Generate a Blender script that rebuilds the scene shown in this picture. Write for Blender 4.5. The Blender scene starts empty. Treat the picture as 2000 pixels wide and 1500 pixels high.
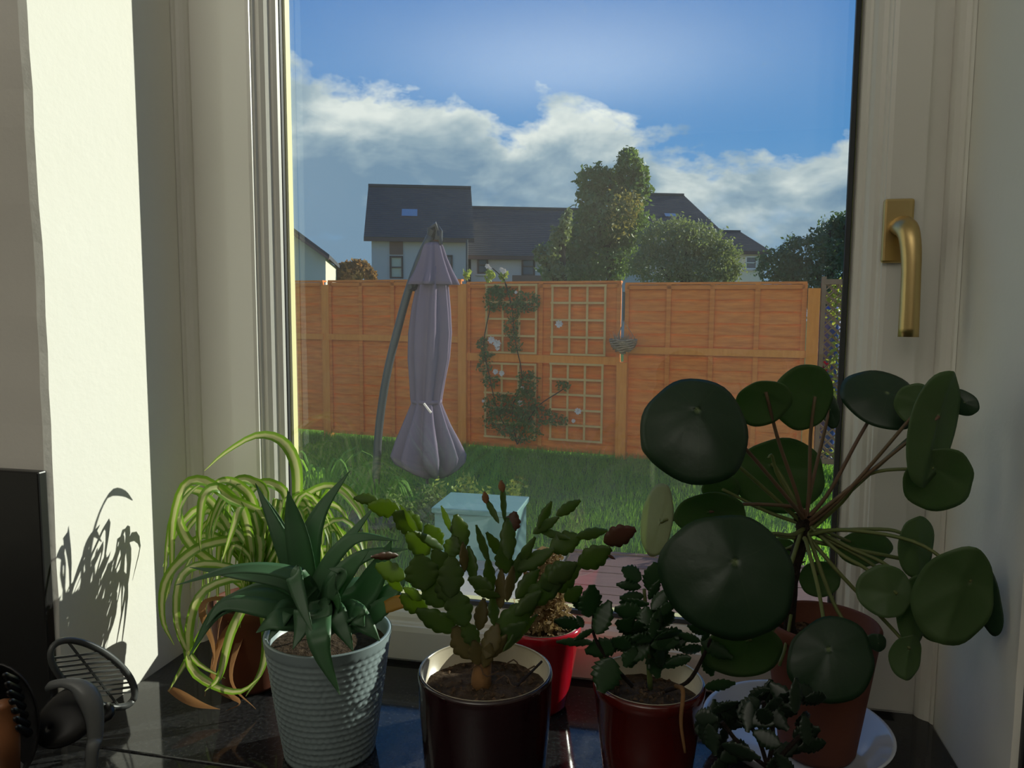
import bpy, bmesh, math, random
import numpy as np
from mathutils import Vector, Matrix
random.seed(7); rng = np.random.default_rng(7)
S = bpy.context.scene
COL = S.collection
R_ = math.radians
# ---------------------------------------------------------------- camera
YAW, PITCH, ROLL, EYE, F = 12.0, 5.6, 0.35, 1.55, 1502.0
cam_d = bpy.data.cameras.new('camera'); cam = bpy.data.objects.new('camera', cam_d); COL.objects.link(cam)
cam_d.sensor_width = 36; cam_d.lens = F * 36 / 2000; cam_d.clip_start = .02; cam_d.clip_end = 500
MR = Matrix.Rotation(R_(YAW), 4, 'Z') @ Matrix.Rotation(R_(90 - PITCH), 4, 'X') @ Matrix.Rotation(R_(ROLL), 4, 'Z')
cam.matrix_world = Matrix.Translation((0, 0, EYE)) @ MR
S.camera = cam
# ---------------------------------------------------------------- exposure, render settings
S.view_settings.view_transform = 'Standard'; S.view_settings.look = 'None'
S.view_settings.gamma = 1; S.view_settings.use_curve_mapping = False
S.view_settings.exposure = 0.0
cy = S.cycles
cy.use_denoising = True
cy.max_bounces = 10; cy.diffuse_bounces = 5; cy.glossy_bounces = 5; cy.transmission_bounces = 6; cy.transparent_max_bounces = 24
cy.sample_clamp_indirect = 6; cy.caustics_reflective = False; cy.caustics_refractive = False
# ---------------------------------------------------------------- sun
SUN_AZ, SUN_EL, SUN_E = 50.0, 19.0, 6.3      # azimuth right of the window's outward normal
sd = bpy.data.lights.new('sun', 'SUN'); sun = bpy.data.objects.new('sun', sd); COL.objects.link(sun)
sd.energy = SUN_E; sd.angle = R_(.53); sd.color = (1, .95, .84)
sdir = Vector((math.sin(R_(SUN_AZ)) * math.cos(R_(SUN_EL)), math.cos(R_(SUN_AZ)) * math.cos(R_(SUN_EL)), math.sin(R_(SUN_EL))))
# unseen fill lamp, added behind the camera to brighten the room off the ceiling
ld_ = bpy.data.lights.new('added_room_fill', 'AREA'); ul = bpy.data.objects.new('added_room_fill', ld_); COL.objects.link(ul)
ld_.shape = 'DISK'; ld_.size = .9; ld_.energy = 25; ld_.color = (1, .97, .90); ul.location = (-.5, -1.3, 1.75); ul.rotation_euler = (math.pi, 0, 0)
sun.rotation_euler = sdir.to_track_quat('Z', 'Y').to_euler(); sun.location = sdir * 30
# ---------------------------------------------------------------- world: blue sky with a bank of cumulus
W = bpy.data.worlds.new('sky'); S.world = W; W.use_nodes = True
nt = W.node_tree; nt.nodes.clear()
def N(t, kind, **kw):
    n = t.nodes.new(kind)
    for k, v in kw.items():
        if k in n.inputs: n.inputs[k].default_value = v
        else: setattr(n, k, v)
    return n
def math_(t, op, a, b=None, c=None, clamp=False):
    n = t.nodes.new('ShaderNodeMath'); n.operation = op; n.use_clamp = clamp
    for i, v in enumerate((a, b, c)):
        if v is None: continue
        if isinstance(v, (int, float)): n.inputs[i].default_value = v
        else: t.links.new(v, n.inputs[i])
    return n.outputs[0]
def mix_(t, f, a, b, blend='MIX'):
    n = t.nodes.new('ShaderNodeMix'); n.data_type = 'RGBA'; n.blend_type = blend
    for s, v in ((n.inputs[0], f), (n.inputs[6], a), (n.inputs[7], b)):
        if isinstance(v, (int, float)): s.default_value = v
        elif isinstance(v, tuple): s.default_value = (*v, 1) if len(v) == 3 else v
        else: t.links.new(v, s)
    return n.outputs[2]
def ramp_(t, f, stops):
    n = t.nodes.new('ShaderNodeValToRGB'); cr = n.color_ramp
    while len(cr.elements) < len(stops): cr.elements.new(.5)
    for e, (p, c) in zip(cr.elements, stops):
        e.position = p; e.color = (*c, 1) if isinstance(c, tuple) else (c, c, c, 1)
    t.links.new(f, n.inputs[0]); return n.outputs[0]
def noise_(t, vec, scale, detail=4, rough=.55, dist=0):
    n = N(t, 'ShaderNodeTexNoise', Scale=scale, Detail=detail, Roughness=rough, Distortion=dist)
    if vec is not None: t.links.new(vec, n.inputs['Vector'])
    return n.outputs['Fac']
tc = nt.nodes.new('ShaderNodeTexCoord').outputs['Generated']
sp = nt.nodes.new('ShaderNodeSeparateXYZ'); nt.links.new(tc, sp.inputs[0])
mp = N(nt, 'ShaderNodeMapping'); mp.inputs['Scale'].default_value = (1, 1, 1.7); mp.inputs['Location'].default_value = (3.1, .4, .2)
nt.links.new(tc, mp.inputs[0]); mv = mp.outputs[0]
z = sp.outputs['Z']
blue = ramp_(nt, z, [(0, (.30, .50, .74)), (.2, (.115, .33, .70)), (.42, (.050, .21, .60)), (1, (.03, .13, .45))])
n1 = noise_(nt, mv, 4.2, 9, .56, .15)
n2 = noise_(nt, mv, 11, 8, .6, .2)
n3 = noise_(nt, mv, 6.5, 7, .55, .3)
top = math_(nt, 'MULTIPLY_ADD', sp.outputs['X'], -.17, .190)
hgt = math_(nt, 'SUBTRACT', math_(nt, 'MULTIPLY_ADD', n1, .24, top), math_(nt, 'ADD', z, .09))
hgt = math_(nt, 'MULTIPLY_ADD', math_(nt, 'SUBTRACT', n2, .5), .13, hgt)
cover = math_(nt, 'MULTIPLY', hgt, 45, clamp=True)
holes = math_(nt, 'MULTIPLY', math_(nt, 'SUBTRACT', .47, n2), 7, clamp=True)
low = math_(nt, 'MULTIPLY', math_(nt, 'SUBTRACT', .17, z), 14, clamp=True)
cover = math_(nt, 'MULTIPLY', cover, math_(nt, 'SUBTRACT', 1, math_(nt, 'MULTIPLY', math_(nt, 'MULTIPLY', holes, low), .55)))
wisp = math_(nt, 'MULTIPLY', math_(nt, 'SUBTRACT', noise_(nt, mv, 9, 8, .65, .6), .66), 9, clamp=True)
cover = math_(nt, 'MAXIMUM', cover, math_(nt, 'MULTIPLY', wisp, .6))
edge = math_(nt, 'SUBTRACT', 1, math_(nt, 'MULTIPLY', hgt, 9, clamp=True))
bright = math_(nt, 'ADD', math_(nt, 'MULTIPLY', edge, .75), math_(nt, 'MULTIPLY', math_(nt, 'SUBTRACT', n3, .50), 3.2), clamp=True)
ccol = ramp_(nt, bright, [(0, (.20, .32, .47)), (.35, (.36, .47, .58)), (.7, (.66, .72, .76)), (1, (.92, .93, .92))])
skyc = mix_(nt, cover, blue, ccol)
bg = N(nt, 'ShaderNodeBackground'); bg.inputs['Strength'].default_value = 1.05
nt.links.new(skyc, bg.inputs['Color'])
wo = nt.nodes.new('ShaderNodeOutputWorld'); nt.links.new(bg.outputs[0], wo.inputs[0])
# ---------------------------------------------------------------- geometry of sight lines (used to measure places off the photograph)
CR = MR.to_3x3(); EYEV = Vector((0, 0, EYE))
CX, CU, CN = CR @ Vector((1, 0, 0)), CR @ Vector((0, 1, 0)), CR @ Vector((0, 0, 1))   # right, up, towards viewer
def ray(px, py): return CR @ Vector(((px - 1000) / F, -(py - 750) / F, -1))
def at(px, py, d): return EYEV + ray(px, py) * d
def on_z(px, py, zz): r = ray(px, py); return EYEV + r * ((zz - EYE) / r.z)
def on_y(px, py, yy): r = ray(px, py); return EYEV + r * (yy / r.y)
# ---------------------------------------------------------------- materials
MATS = {}
def mat(name, col, rough=.5, spec=.5, noise=None, bump=None, metal=0, coat=0, trans=0, tcol=None, obj=True, nscale=(1, 1, 1), sheen=0):
    """col: base colour; noise=(scale, colour2, contrast); bump=(scale, strength, distance); trans: translucent share"""
    m = bpy.data.materials.new(name); m.use_nodes = True; t = m.node_tree; p = t.nodes['Principled BSDF']
    p.inputs['Base Color'].default_value = (*col, 1); p.inputs['Roughness'].default_value = rough
    p.inputs['Specular IOR Level'].default_value = spec; p.inputs['Metallic'].default_value = metal
    p.inputs['Coat Weight'].default_value = coat; p.inputs['Coat Roughness'].default_value = .05
    tcn = t.nodes.new('ShaderNodeTexCoord'); mpn = t.nodes.new('ShaderNodeMapping'); mpn.inputs['Scale'].default_value = nscale
    t.links.new(tcn.outputs['Object'], mpn.inputs[0]); v = mpn.outputs[0]
    out = None
    if noise:
        f = noise_(t, v, noise[0], 6, .6)
        f = math_(t, 'MULTIPLY_ADD', math_(t, 'SUBTRACT', f, .5), noise[2], .5, clamp=True)
        out = mix_(t, f, col, noise[1]); t.links.new(out, p.inputs['Base Color'])
    if bump:
        b = t.nodes.new('ShaderNodeBump'); b.inputs['Strength'].default_value = bump[1]; b.inputs['Distance'].default_value = bump[2]
        t.links.new(noise_(t, v, bump[0], 5, .6), b.inputs['Height']); t.links.new(b.outputs[0], p.inputs['Normal'])
    if trans: add_trans(m, trans, tcol or col, out if tcol is None else None)
    MATS[name] = m; return m
def add_trans(m, share, tcol, sock=None):
    t = m.node_tree; p = t.nodes['Principled BSDF']; o = [n for n in t.nodes if n.type == 'OUTPUT_MATERIAL'][0]
    tr = t.nodes.new('ShaderNodeBsdfTranslucent'); tr.inputs[0].default_value = (*tcol, 1)
    if sock is not None: t.links.new(sock, tr.inputs[0])
    mx = t.nodes.new('ShaderNodeMixShader'); mx.inputs[0].default_value = share
    t.links.new(p.outputs[0], mx.inputs[1]); t.links.new(tr.outputs[0], mx.inputs[2]); t.links.new(mx.outputs[0], o.inputs[0])
mat('white_upvc', (.80, .78, .72), .28, .5)
mat('plaster', (.86, .84, .78), .85, .2, noise=(9, (.82, .80, .73), .8), bump=(60, .25, .002))
mat('room_paint', (.42, .40, .36), .8, .2)
mat('ceiling_paint', (.75, .73, .68), .9, .2)
mat('floor_tile', (.10, .09, .08), .5, .4)
mat('granite', (.008, .009, .010), .07, .40, noise=(220, (.035, .035, .036), 3), bump=(14, .02, .002))
mat('black_tile', (.016, .016, .016), .3, .45, bump=(40, .15, .002))
mat('gasket', (.012, .012, .014), .5)
mat('spacer', (.85, .78, .38), .35, .5)
mat('brass', (.62, .47, .22), .33, .5, metal=1, noise=(40, (.52, .38, .16), 1))
mat('render_wall', (.74, .73, .69), .9, .2, bump=(90, .4, .004))
mat('fence_wood', (.93, .31, .06), .75, .25, noise=(5, (.62, .16, .025), 2.2), bump=(30, .5, .004), nscale=(1, 1, 7))
mat('fence_post_wood', (.95, .36, .07), .75, .25, noise=(5, (.75, .23, .035), 1.6), bump=(30, .5, .004), nscale=(7, 7, 1))
mat('trellis_wood', (.78, .52, .22), .8, .25, noise=(10, (.60, .36, .13), 1.4))
mat('lattice_wood', (.34, .23, .15), .85, .2, noise=(10, (.24, .15, .09), 1.4))
mat('grass', (.10, .25, .035), .75, .25, noise=(2.2, (.18, .32, .05), 2), trans=.4, tcol=(.40, .75, .07))
mat('soil_lawn', (.05, .13, .025), .9, .1, noise=(3, (.09, .17, .04), 2.5), bump=(30, .8, .03))
mat('canopy', (.22, .17, .23), .9, .1, noise=(6, (.18, .14, .19), 1), trans=.08, tcol=(.3, .22, .28))
mat('pole_metal', (.045, .05, .052), .4, .5)
mat('black_plastic', (.012, .012, .013), .32, .5)
mat('roof_slate', (.060, .062, .070), .8, .3, noise=(1.2, (.085, .085, .09), 2))
mat('brown_trim', (.10, .055, .045), .6)
mat('panel_brown', (.24, .12, .085), .7)
mat('house_wall', (.68, .60, .54), .9, .2, noise=(1.5, (.60, .53, .48), 1))
mat('cream_wall', (.80, .72, .55), .9, .2)
mat('house_glass', (.05, .07, .10), .12, .8)
mat('bright_blind', (.62, .58, .42), .6)
mat('bark', (.07, .05, .035), .9, .2, bump=(20, .8, .02))
mat('tree_leaf', (.11, .18, .06), .55, .4, noise=(1.6, (.22, .27, .09), 3), trans=.3, tcol=(.28, .42, .06))
mat('tree_leaf_dark', (.06, .11, .055), .55, .4, noise=(.9, (.10, .16, .07), 2), trans=.3, tcol=(.2, .32, .08))
mat('tree_leaf_soft', (.15, .19, .10), .6, .3, noise=(2.5, (.30, .32, .15), 3), trans=.3, tcol=(.35, .42, .1))
mat('autumn_leaf', (.42, .20, .06), .6, .3, noise=(1.2, (.20, .20, .06), 2.5), trans=.3, tcol=(.6, .3, .08))
mat('vine_leaf', (.09, .15, .04), .6, .3, noise=(6, (.17, .20, .06), 2), trans=.3, tcol=(.25, .4, .08))
mat('yellow_leaf', (.38, .42, .08), .6, .3, noise=(6, (.20, .30, .06), 2), trans=.4, tcol=(.6, .65, .1))
mat('petal_white', (.85, .78, .74), .6, .3, trans=.3, tcol=(.9, .8, .7))
mat('petal_red', (.55, .03, .08), .6, .3, trans=.3, tcol=(.8, .05, .1))
mat('wicker', (.48, .34, .22), .85, .2, noise=(30, (.18, .13, .09), 2))
mat('teal_paint', (.15, .28, .27), .5, .4)
mat('deck_wood', (.17, .085, .075), .7, .3, noise=(6, (.11, .06, .055), 2), nscale=(1, 8, 1))
mat('paving', (.42, .38, .34), .9, .2, noise=(8, (.34, .31, .28), 1.5))
mat('blue_plastic', (.03, .07, .35), .4)
mat('terracotta', (.17, .055, .03), .7, .3, noise=(18, (.13, .042, .024), 1.5))
mat('grey_pot', (.27, .34, .35), .38, .5)
mat('oxblood_glaze', (.022, .005, .007), .10, .6, coat=.5, noise=(8, (.014, .004, .006), 1.5), bump=(9, .12, .01))
mat('red_glaze', (.50, .008, .02), .12, .6, coat=.5, bump=(9, .12, .01))
mat('cream_glaze', (.70, .64, .50), .25, .5, noise=(30, (.55, .46, .32), 1.5))
mat('dark_red_glaze', (.09, .008, .006), .14, .6, coat=.5)
mat('white_glaze', (.62, .66, .74), .10, .6, coat=.5)
mat('soil', (.035, .024, .016), .95, .15, noise=(90, (.12, .08, .05), 2.5), bump=(120, 1, .006))
mat('soil_crumb', (.16, .10, .06), .95, .15, noise=(60, (.07, .045, .03), 2.5))
mat('dry_moss', (.48, .34, .18), .9, .2, noise=(40, (.16, .11, .06), 2), trans=.2, tcol=(.5, .35, .15))
mat('aloe', (.055, .135, .065), .38, .45, noise=(16, (.08, .175, .085), 1.6), trans=.16, tcol=(.12, .45, .05))
mat('aloe_tip', (.55, .30, .05), .4, .45, trans=.4, tcol=(.9, .5, .05))
mat('cactus_pad', (.04, .085, .03), .42, .45, noise=(35, (.08, .12, .035), 1.8), trans=.4, tcol=(.45, .60, .05))
mat('cactus_pad_old', (.10, .09, .035), .5, .4, noise=(40, (.17, .13, .05), 1.8), trans=.3, tcol=(.5, .38, .04))
mat('cactus_pad_red', (.12, .045, .035), .45, .4, noise=(40, (.08, .06, .03), 1.8), trans=.25, tcol=(.5, .12, .05))
mat('cactus_trunk', (.30, .16, .06), .8, .3, noise=(50, (.18, .09, .04), 2), bump=(120, .8, .002))
mat('kalanchoe_leaf', (.018, .050, .020), .30, .45, noise=(30, (.032, .075, .028), 1.6), trans=.22, tcol=(.12, .42, .03))
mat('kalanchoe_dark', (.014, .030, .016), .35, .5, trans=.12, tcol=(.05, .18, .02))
mat('stem_green', (.10, .15, .04), .5, .4, noise=(30, (.15, .16, .05), 2))
mat('stem_brown', (.16, .085, .055), .5, .4, noise=(30, (.13, .10, .05), 2))
mat('stem_dark', (.022, .014, .010), .8, .3, bump=(150, 1, .004))
mat('steel_grey', (.16, .17, .17), .3, .5)
mat('nylon_grey', (.075, .08, .078), .35, .5)
mat('spoon_wood', (.30, .12, .05), .35, .5)
mat('drop', (.9, .9, .9), .05, .8)

def spider_mat():
    m = mat('spider_leaf', (.2, .4, .05), .4, .4); t = m.node_tree; p = t.nodes['Principled BSDF']
    uv = t.nodes.new('ShaderNodeUVMap'); s = t.nodes.new('ShaderNodeSeparateXYZ'); t.links.new(uv.outputs[0], s.inputs[0])
    d = math_(t, 'ABSOLUTE', math_(t, 'SUBTRACT', s.outputs[0], .5))
    c = ramp_(t, d, [(.06, (.62, .66, .34)), (.15, (.60, .64, .30)), (.24, (.16, .30, .045)), (.5, (.11, .25, .035))])
    tcx = ramp_(t, d, [(.06, (.80, .80, .34)), (.15, (.78, .78, .28)), (.24, (.34, .58, .04)), (.5, (.28, .52, .03))])
    t.links.new(c, p.inputs['Base Color']); add_trans(m, .42, (.5, .7, .1), tcx)
spider_mat()
mat('spider_dry', (.33, .17, .08), .7, .3, noise=(30, (.22, .11, .05), 2), trans=.3, tcol=(.5, .25, .1))
def pilea_mat(name, base, base2, share, tcol, rough):
    m = mat(name, base, rough, .5); t = m.node_tree; p = t.nodes['Principled BSDF']
    uv = t.nodes.new('ShaderNodeUVMap'); s = t.nodes.new('ShaderNodeSeparateXYZ'); t.links.new(uv.outputs[0], s.inputs[0])
    tcn = t.nodes.new('ShaderNodeTexCoord')
    nz = noise_(t, tcn.outputs['Object'], 30, 5, .6)
    c = mix_(t, math_(t, 'MULTIPLY_ADD', math_(t, 'SUBTRACT', nz, .5), 2, .5, clamp=True), base, base2)
    vein = math_(t, 'ABSOLUTE', math_(t, 'SINE', math_(t, 'MULTIPLY', s.outputs[1], math.pi * 7)))
    vf = math_(t, 'MULTIPLY', math_(t, 'SUBTRACT', .10, vein), 8, clamp=True)
    vf = math_(t, 'MULTIPLY', vf, math_(t, 'SUBTRACT', .12, math_(t, 'MULTIPLY', s.outputs[0], .12)))
    cen = math_(t, 'MULTIPLY', math_(t, 'SUBTRACT', .07, s.outputs[0]), 14, clamp=True)
    c = mix_(t, math_(t, 'MAXIMUM', vf, cen), c, (.24, .32, .14))
    t.links.new(c, p.inputs['Base Color'])
    b = t.nodes.new('ShaderNodeBump'); b.inputs['Strength'].default_value = .35; b.inputs['Distance'].default_value = .003
    t.links.new(noise_(t, tcn.outputs['Object'], 45, 4, .5), b.inputs['Height']); t.links.new(b.outputs[0], p.inputs['Normal'])
    add_trans(m, share, tcol)
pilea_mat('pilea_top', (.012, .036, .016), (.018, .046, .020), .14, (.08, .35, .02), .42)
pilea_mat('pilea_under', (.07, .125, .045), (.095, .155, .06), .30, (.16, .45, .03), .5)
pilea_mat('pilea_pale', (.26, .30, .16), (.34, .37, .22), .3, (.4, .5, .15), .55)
def glass_mat():
    m = bpy.data.materials.new('window_glass'); m.use_nodes = True; t = m.node_tree; t.nodes.clear()
    o = t.nodes.new('ShaderNodeOutputMaterial'); tr = t.nodes.new('ShaderNodeBsdfTransparent'); tr.inputs[0].default_value = (.965, .985, .975, 1)
    gl = t.nodes.new('ShaderNodeBsdfGlossy'); gl.inputs['Roughness'].default_value = 0.0
    lw = t.nodes.new('ShaderNodeFresnel'); lw.inputs['IOR'].default_value = 1.85   # two coated faces stand for the four of the sealed unit
    geo = t.nodes.new('ShaderNodeNewGeometry')
    a = math_(t, 'MULTIPLY', lw.outputs[0], math_(t, 'SUBTRACT', 1, geo.outputs['Backfacing']))
    mx = t.nodes.new('ShaderNodeMixShader'); t.links.new(a, mx.inputs[0]); t.links.new(tr.outputs[0], mx.inputs[1]); t.links.new(gl.outputs[0], mx.inputs[2])
    du = t.nodes.new('ShaderNodeBsdfTranslucent'); du.inputs[0].default_value = (1, 1, .95, 1)
    tcn = t.nodes.new('ShaderNodeTexCoord'); nz = noise_(t, tcn.outputs['Object'], 5, 6, .65)
    df = math_(t, 'MULTIPLY_ADD', math_(t, 'SUBTRACT', nz, .45), .012, .0045, clamp=True)
    m2 = t.nodes.new('ShaderNodeMixShader'); t.links.new(df, m2.inputs[0]); t.links.new(mx.outputs[0], m2.inputs[1]); t.links.new(du.outputs[0], m2.inputs[2])
    t.links.new(m2.outputs[0], o.inputs[0]); MATS['window_glass'] = m
glass_mat()
# ---------------------------------------------------------------- mesh helpers
class MB:
    def __init__(s): s.v = []; s.f = []; s.uv = []
    def add(s, vs, fs, uvs=None):
        o = len(s.v); s.v += [tuple(v) for v in vs]; s.f += [tuple(i + o for i in f) for f in fs]
        s.uv += list(uvs) if uvs is not None else [(0, 0)] * len(vs)
        return s
    def box(s, a, b, M=None):
        x0, y0, z0 = a; x1, y1, z1 = b
        vs = [Vector(p) for p in ((x0, y0, z0), (x1, y0, z0), (x1, y1, z0), (x0, y1, z0), (x0, y0, z1), (x1, y0, z1), (x1, y1, z1), (x0, y1, z1))]
        if M is not None: vs = [M @ v for v in vs]
        return s.add(vs, [(3, 2, 1, 0), (4, 5, 6, 7), (0, 1, 5, 4), (1, 2, 6, 5), (2, 3, 7, 6), (3, 0, 4, 7)])
    def bar(s, p, q, w, h=None, up=(0, 0, 1)):
        """box beam from p to q, w wide, h high"""
        p = Vector(p); q = Vector(q); d = (q - p); L = d.length; d.normalize(); h = h or w
        u = Vector(up); 
        if abs(d.dot(u)) > .95: u = Vector((0, 1, 0))
        a = d.cross(u).normalized(); b = a.cross(d).normalized()
        vs = []
        for e in (p, q):
            for i, j in ((-1, -1), (1, -1), (1, 1), (-1, 1)): vs.append(e + a * i * w / 2 + b * j * h / 2)
        return s.add(vs, [(0, 1, 2, 3), (7, 6, 5, 4), (0, 4, 5, 1), (1, 5, 6, 2), (2, 6, 7, 3), (3, 7, 4, 0)])
    def tube(s, pts, r, n=8, flat=1.0):
        pts = [Vector(p) for p in pts]; k = len(pts); rs = r if isinstance(r, (list, tuple)) else [r] * k
        vs = []; prev = None
        for i, p in enumerate(pts):
            t = (pts[min(i + 1, k - 1)] - pts[max(i - 1, 0)]).normalized()
            if prev is None: a = t.orthogonal().normalized()
            else: a = (prev - t * prev.dot(t)).normalized()
            prev = a; b = t.cross(a)
            for j in range(n):
                w = 2 * math.pi * j / n; vs.append(p + a * math.cos(w) * rs[i] + b * math.sin(w) * rs[i] * flat)
        fs = [(i * n + j, i * n + (j + 1) % n, (i + 1) * n + (j + 1) % n, (i + 1) * n + j) for i in range(k - 1) for j in range(n)]
        fs += [tuple(range(n - 1, -1, -1)), tuple((k - 1) * n + j for j in range(n))]
        return s.add(vs, fs)
    def lathe(s, prof, n=48, c=(0, 0, 0), sq=None, close=False, caps=None):
        k = len(prof); vs = []; uvs = []
        for i, (r, zz) in enumerate(prof):
            for j in range(n):
                w = 2 * math.pi * j / n; rr = sq(r, w, i) if sq else r
                vs.append((c[0] + rr * math.cos(w), c[1] + rr * math.sin(w), c[2] + zz)); uvs.append((j / n, i / k))
        fs = [(i * n + j, i * n + (j + 1) % n, (i + 1) * n + (j + 1) % n, (i + 1) * n + j) for i in range(k - 1) for j in range(n)]
        if prof[0][0] < .06 and not close: fs.append(tuple(range(n - 1, -1, -1)))
        if not close: fs.append(tuple((k - 1) * n + j for j in range(n)))
        return s.add(vs, fs, uvs)
    def build(s, name, m, parent=None, smooth=False, solid=0, bevel=0, loc=None):
        me = bpy.data.meshes.new(name)
        org = Vector(loc) if loc is not None else Vector((0, 0, 0))
        vs = [tuple(Vector(v) - org) for v in s.v] if loc is not None else s.v
        me.from_pydata(vs, [], s.f); me.materials.append(MATS[m])
        uvl = me.uv_layers.new(name='UVMap'); li = np.empty(len(me.loops), dtype=np.int32); me.loops.foreach_get('vertex_index', li)
        uvl.data.foreach_set('uv', np.array(s.uv, dtype=np.float32)[li].ravel())
        if smooth: me.shade_smooth()
        me.update()
        o = bpy.data.objects.new(name, me); COL.objects.link(o); o.location = org
        if parent is not None:
            o.parent = parent
            o.location = org - parent_org(parent)
        if smooth == 'auto' or bevel:
            pass
        if solid:
            md = o.modifiers.new('thickness', 'SOLIDIFY'); md.thickness = solid; md.offset = 0
        if bevel:
            md = o.modifiers.new('edges', 'BEVEL'); md.width = bevel; md.segments = 2; md.limit_method = 'ANGLE'
        return o
def parent_org(p):
    v = Vector(p.location)
    while p.parent: p = p.parent; v += Vector(p.location)
    return v
def tag(o, label=None, cat=None, group=None, kind=None):
    for k, v in (('label', label), ('category', cat), ('group', group), ('kind', kind)):
        if v: o[k] = v
    return o
def thing(name, label, cat, loc=(0, 0, 0), group=None):
    o = bpy.data.objects.new(name, None); COL.objects.link(o); o.location = loc; o.empty_display_size = .05
    return tag(o, label, cat, group)
def struct(name, mb, m, parent=None, **kw):
    o = mb.build(name, m, parent, **kw)
    if parent is None: o['kind'] = 'structure'
    return o
def spline(pts, n):
    """Catmull-Rom through the points, n samples"""
    P = [Vector(p) for p in pts]; P = [P[0] * 2 - P[1]] + P + [P[-1] * 2 - P[-2]]; k = len(P) - 3; out = []
    for i in range(n):
        u = i / (n - 1) * k; j = min(int(u), k - 1); t = u - j; a, b, c, d = P[j:j + 4]
        out.append(.5 * ((2 * b) + (c - a) * t + (2 * a - 5 * b + 4 * c - d) * t * t + (3 * b - a - 3 * c + d) * t ** 3))
    return out
def interp(xs, n):
    return [float(np.interp(i / (n - 1), np.linspace(0, 1, len(xs)), xs)) for i in range(n)]
def ribbon(pts, wid, fold=.3, n=20, face=None, twist=0):
    """long leaf: V-folded strip facing `face`"""
    P = spline(pts, n); w = interp(wid, n); mb = MB(); vs = []; uvs = []; face = Vector(face if face else (0, -.3, 1))
    prev = None
    for i, p in enumerate(P):
        t = (P[min(i + 1, n - 1)] - P[max(i - 1, 0)]).normalized()
        a = t.cross(face)
        if a.length < .15: a = prev if prev else t.orthogonal()
        a = a.normalized()
        if prev is not None:
            if a.dot(prev) < 0: a = -a
            a = (a * .5 + prev * .5); a = (a - t * a.dot(t)).normalized()
        prev = a
        if twist:
            a = Matrix.Rotation(twist * i / n, 3, t) @ a
        nn = a.cross(t).normalized()
        for j, s_ in enumerate((-1, -.55, 0, .55, 1)):
            vs.append(p + a * s_ * w[i] + nn * fold * abs(s_) * w[i]); uvs.append((j / 4, i / (n - 1)))
    fs = [(i * 5 + j, i * 5 + j + 1, (i + 1) * 5 + j + 1, (i + 1) * 5 + j) for i in range(n - 1) for j in range(4)]
    return mb.add(vs, fs, uvs)
def fleshy(pts, wid, thick=.28, n=18, face=None, teeth=0):
    """aloe leaf: channelled above, rounded below, tapering to a point"""
    P = spline(pts, n); w = interp(wid, n); face = Vector(face); vs = []; prev = None
    prof = ((-1, 0), (-.5, -.10), (0, -.16), (.5, -.10), (1, 0), (.6, -.75), (0, -1.15), (-.6, -.75))
    for i, p in enumerate(P):
        t = (P[min(i + 1, n - 1)] - P[max(i - 1, 0)]).normalized(); a = t.cross(face)
        if a.length < .1 and prev: a = prev
        a = a.normalized()
        if prev is not None:
            if a.dot(prev) < 0: a = -a
            a = a * .5 + prev * .5; a = (a - t * a.dot(t)).normalized()
        prev = a; nn = a.cross(t).normalized()
        if nn.dot(face) < 0: nn = -nn
        for (x, y) in prof:
            tt = 1 + (.10 if teeth and abs(x) == 1 and i % 2 else 0)
            vs.append(p + a * x * w[i] * tt + nn * y * w[i] * thick * 2)
    k = 8
    fs = [(i * k + j, i * k + (j + 1) % k, (i + 1) * k + (j + 1) % k, (i + 1) * k + j) for i in range(n - 1) for j in range(k)]
    fs += [tuple(range(k)), tuple((n - 1) * k + j for j in range(k - 1, -1, -1))]
    return MB().add(vs, fs)
def disc_leaf(c, rx, ry, phi=0, ty=0, tp=0, cup=.18, att=(0, .15), pk=.05, lob=0, fold=0, nr=9, na=40, seed=0, frame=None):
    """round leaf on an (offset) stalk; rx, ry in metres; tilted by ty (about up) and tp (about right), seen square from the viewer's side"""
    X, U, Nn = frame or (CX, CU, CN); cp, sn = math.cos(R_(phi)), math.sin(R_(phi))
    A = (X + Nn * math.tan(R_(ty))); B = (U + Nn * math.tan(R_(tp))); r0 = random.Random(seed)
    ph = [r0.uniform(0, 6.28) for _ in range(4)]; vs = []; uvs = []; m = (rx + ry) / 2
    for i in range(nr + 1):
        q = i / nr
        for j in range(na):
            w = 2 * math.pi * j / na
            out = 1 + .03 * math.sin(2 * w + ph[0]) + .02 * math.sin(3 * w + ph[1]) + .012 * math.sin(7 * w + ph[2])
            if lob: out *= 1 - lob * math.exp(-((w - math.pi * 1.5) / .35) ** 2)
            ox, oy = math.cos(w) * out, math.sin(w) * out
            x = att[0] * (1 - q) + ox * q; y = att[1] * (1 - q) + oy * q
            xe, ye = x * rx, y * ry; X_, Y_ = xe * cp - ye * sn, xe * sn + ye * cp
            r2 = x * x + y * y
            h = -cup * m * r2 * (1 + .25 * math.sin(2 * w + ph[3])) + pk * m * (math.sin(3 * w + ph[0]) + .6 * math.sin(5 * w + ph[2]) + .35 * math.sin(8 * w + ph[1])) * q ** 1.6 * (1.2 - .7 * q)
            h -= fold * m * abs(x) 
            vs.append(Vector(c) + A * X_ + B * Y_ + Nn * h); uvs.append((q, j / na))
    fs = []
    for i in range(nr):
        for j in range(na):
            a_, b_ = i * na + j, i * na + (j + 1) % na
            fs.append((a_, b_, b_ + na, a_ + na))
    mb = MB().add(vs, fs, uvs)
    return mb, vs[0]
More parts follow.
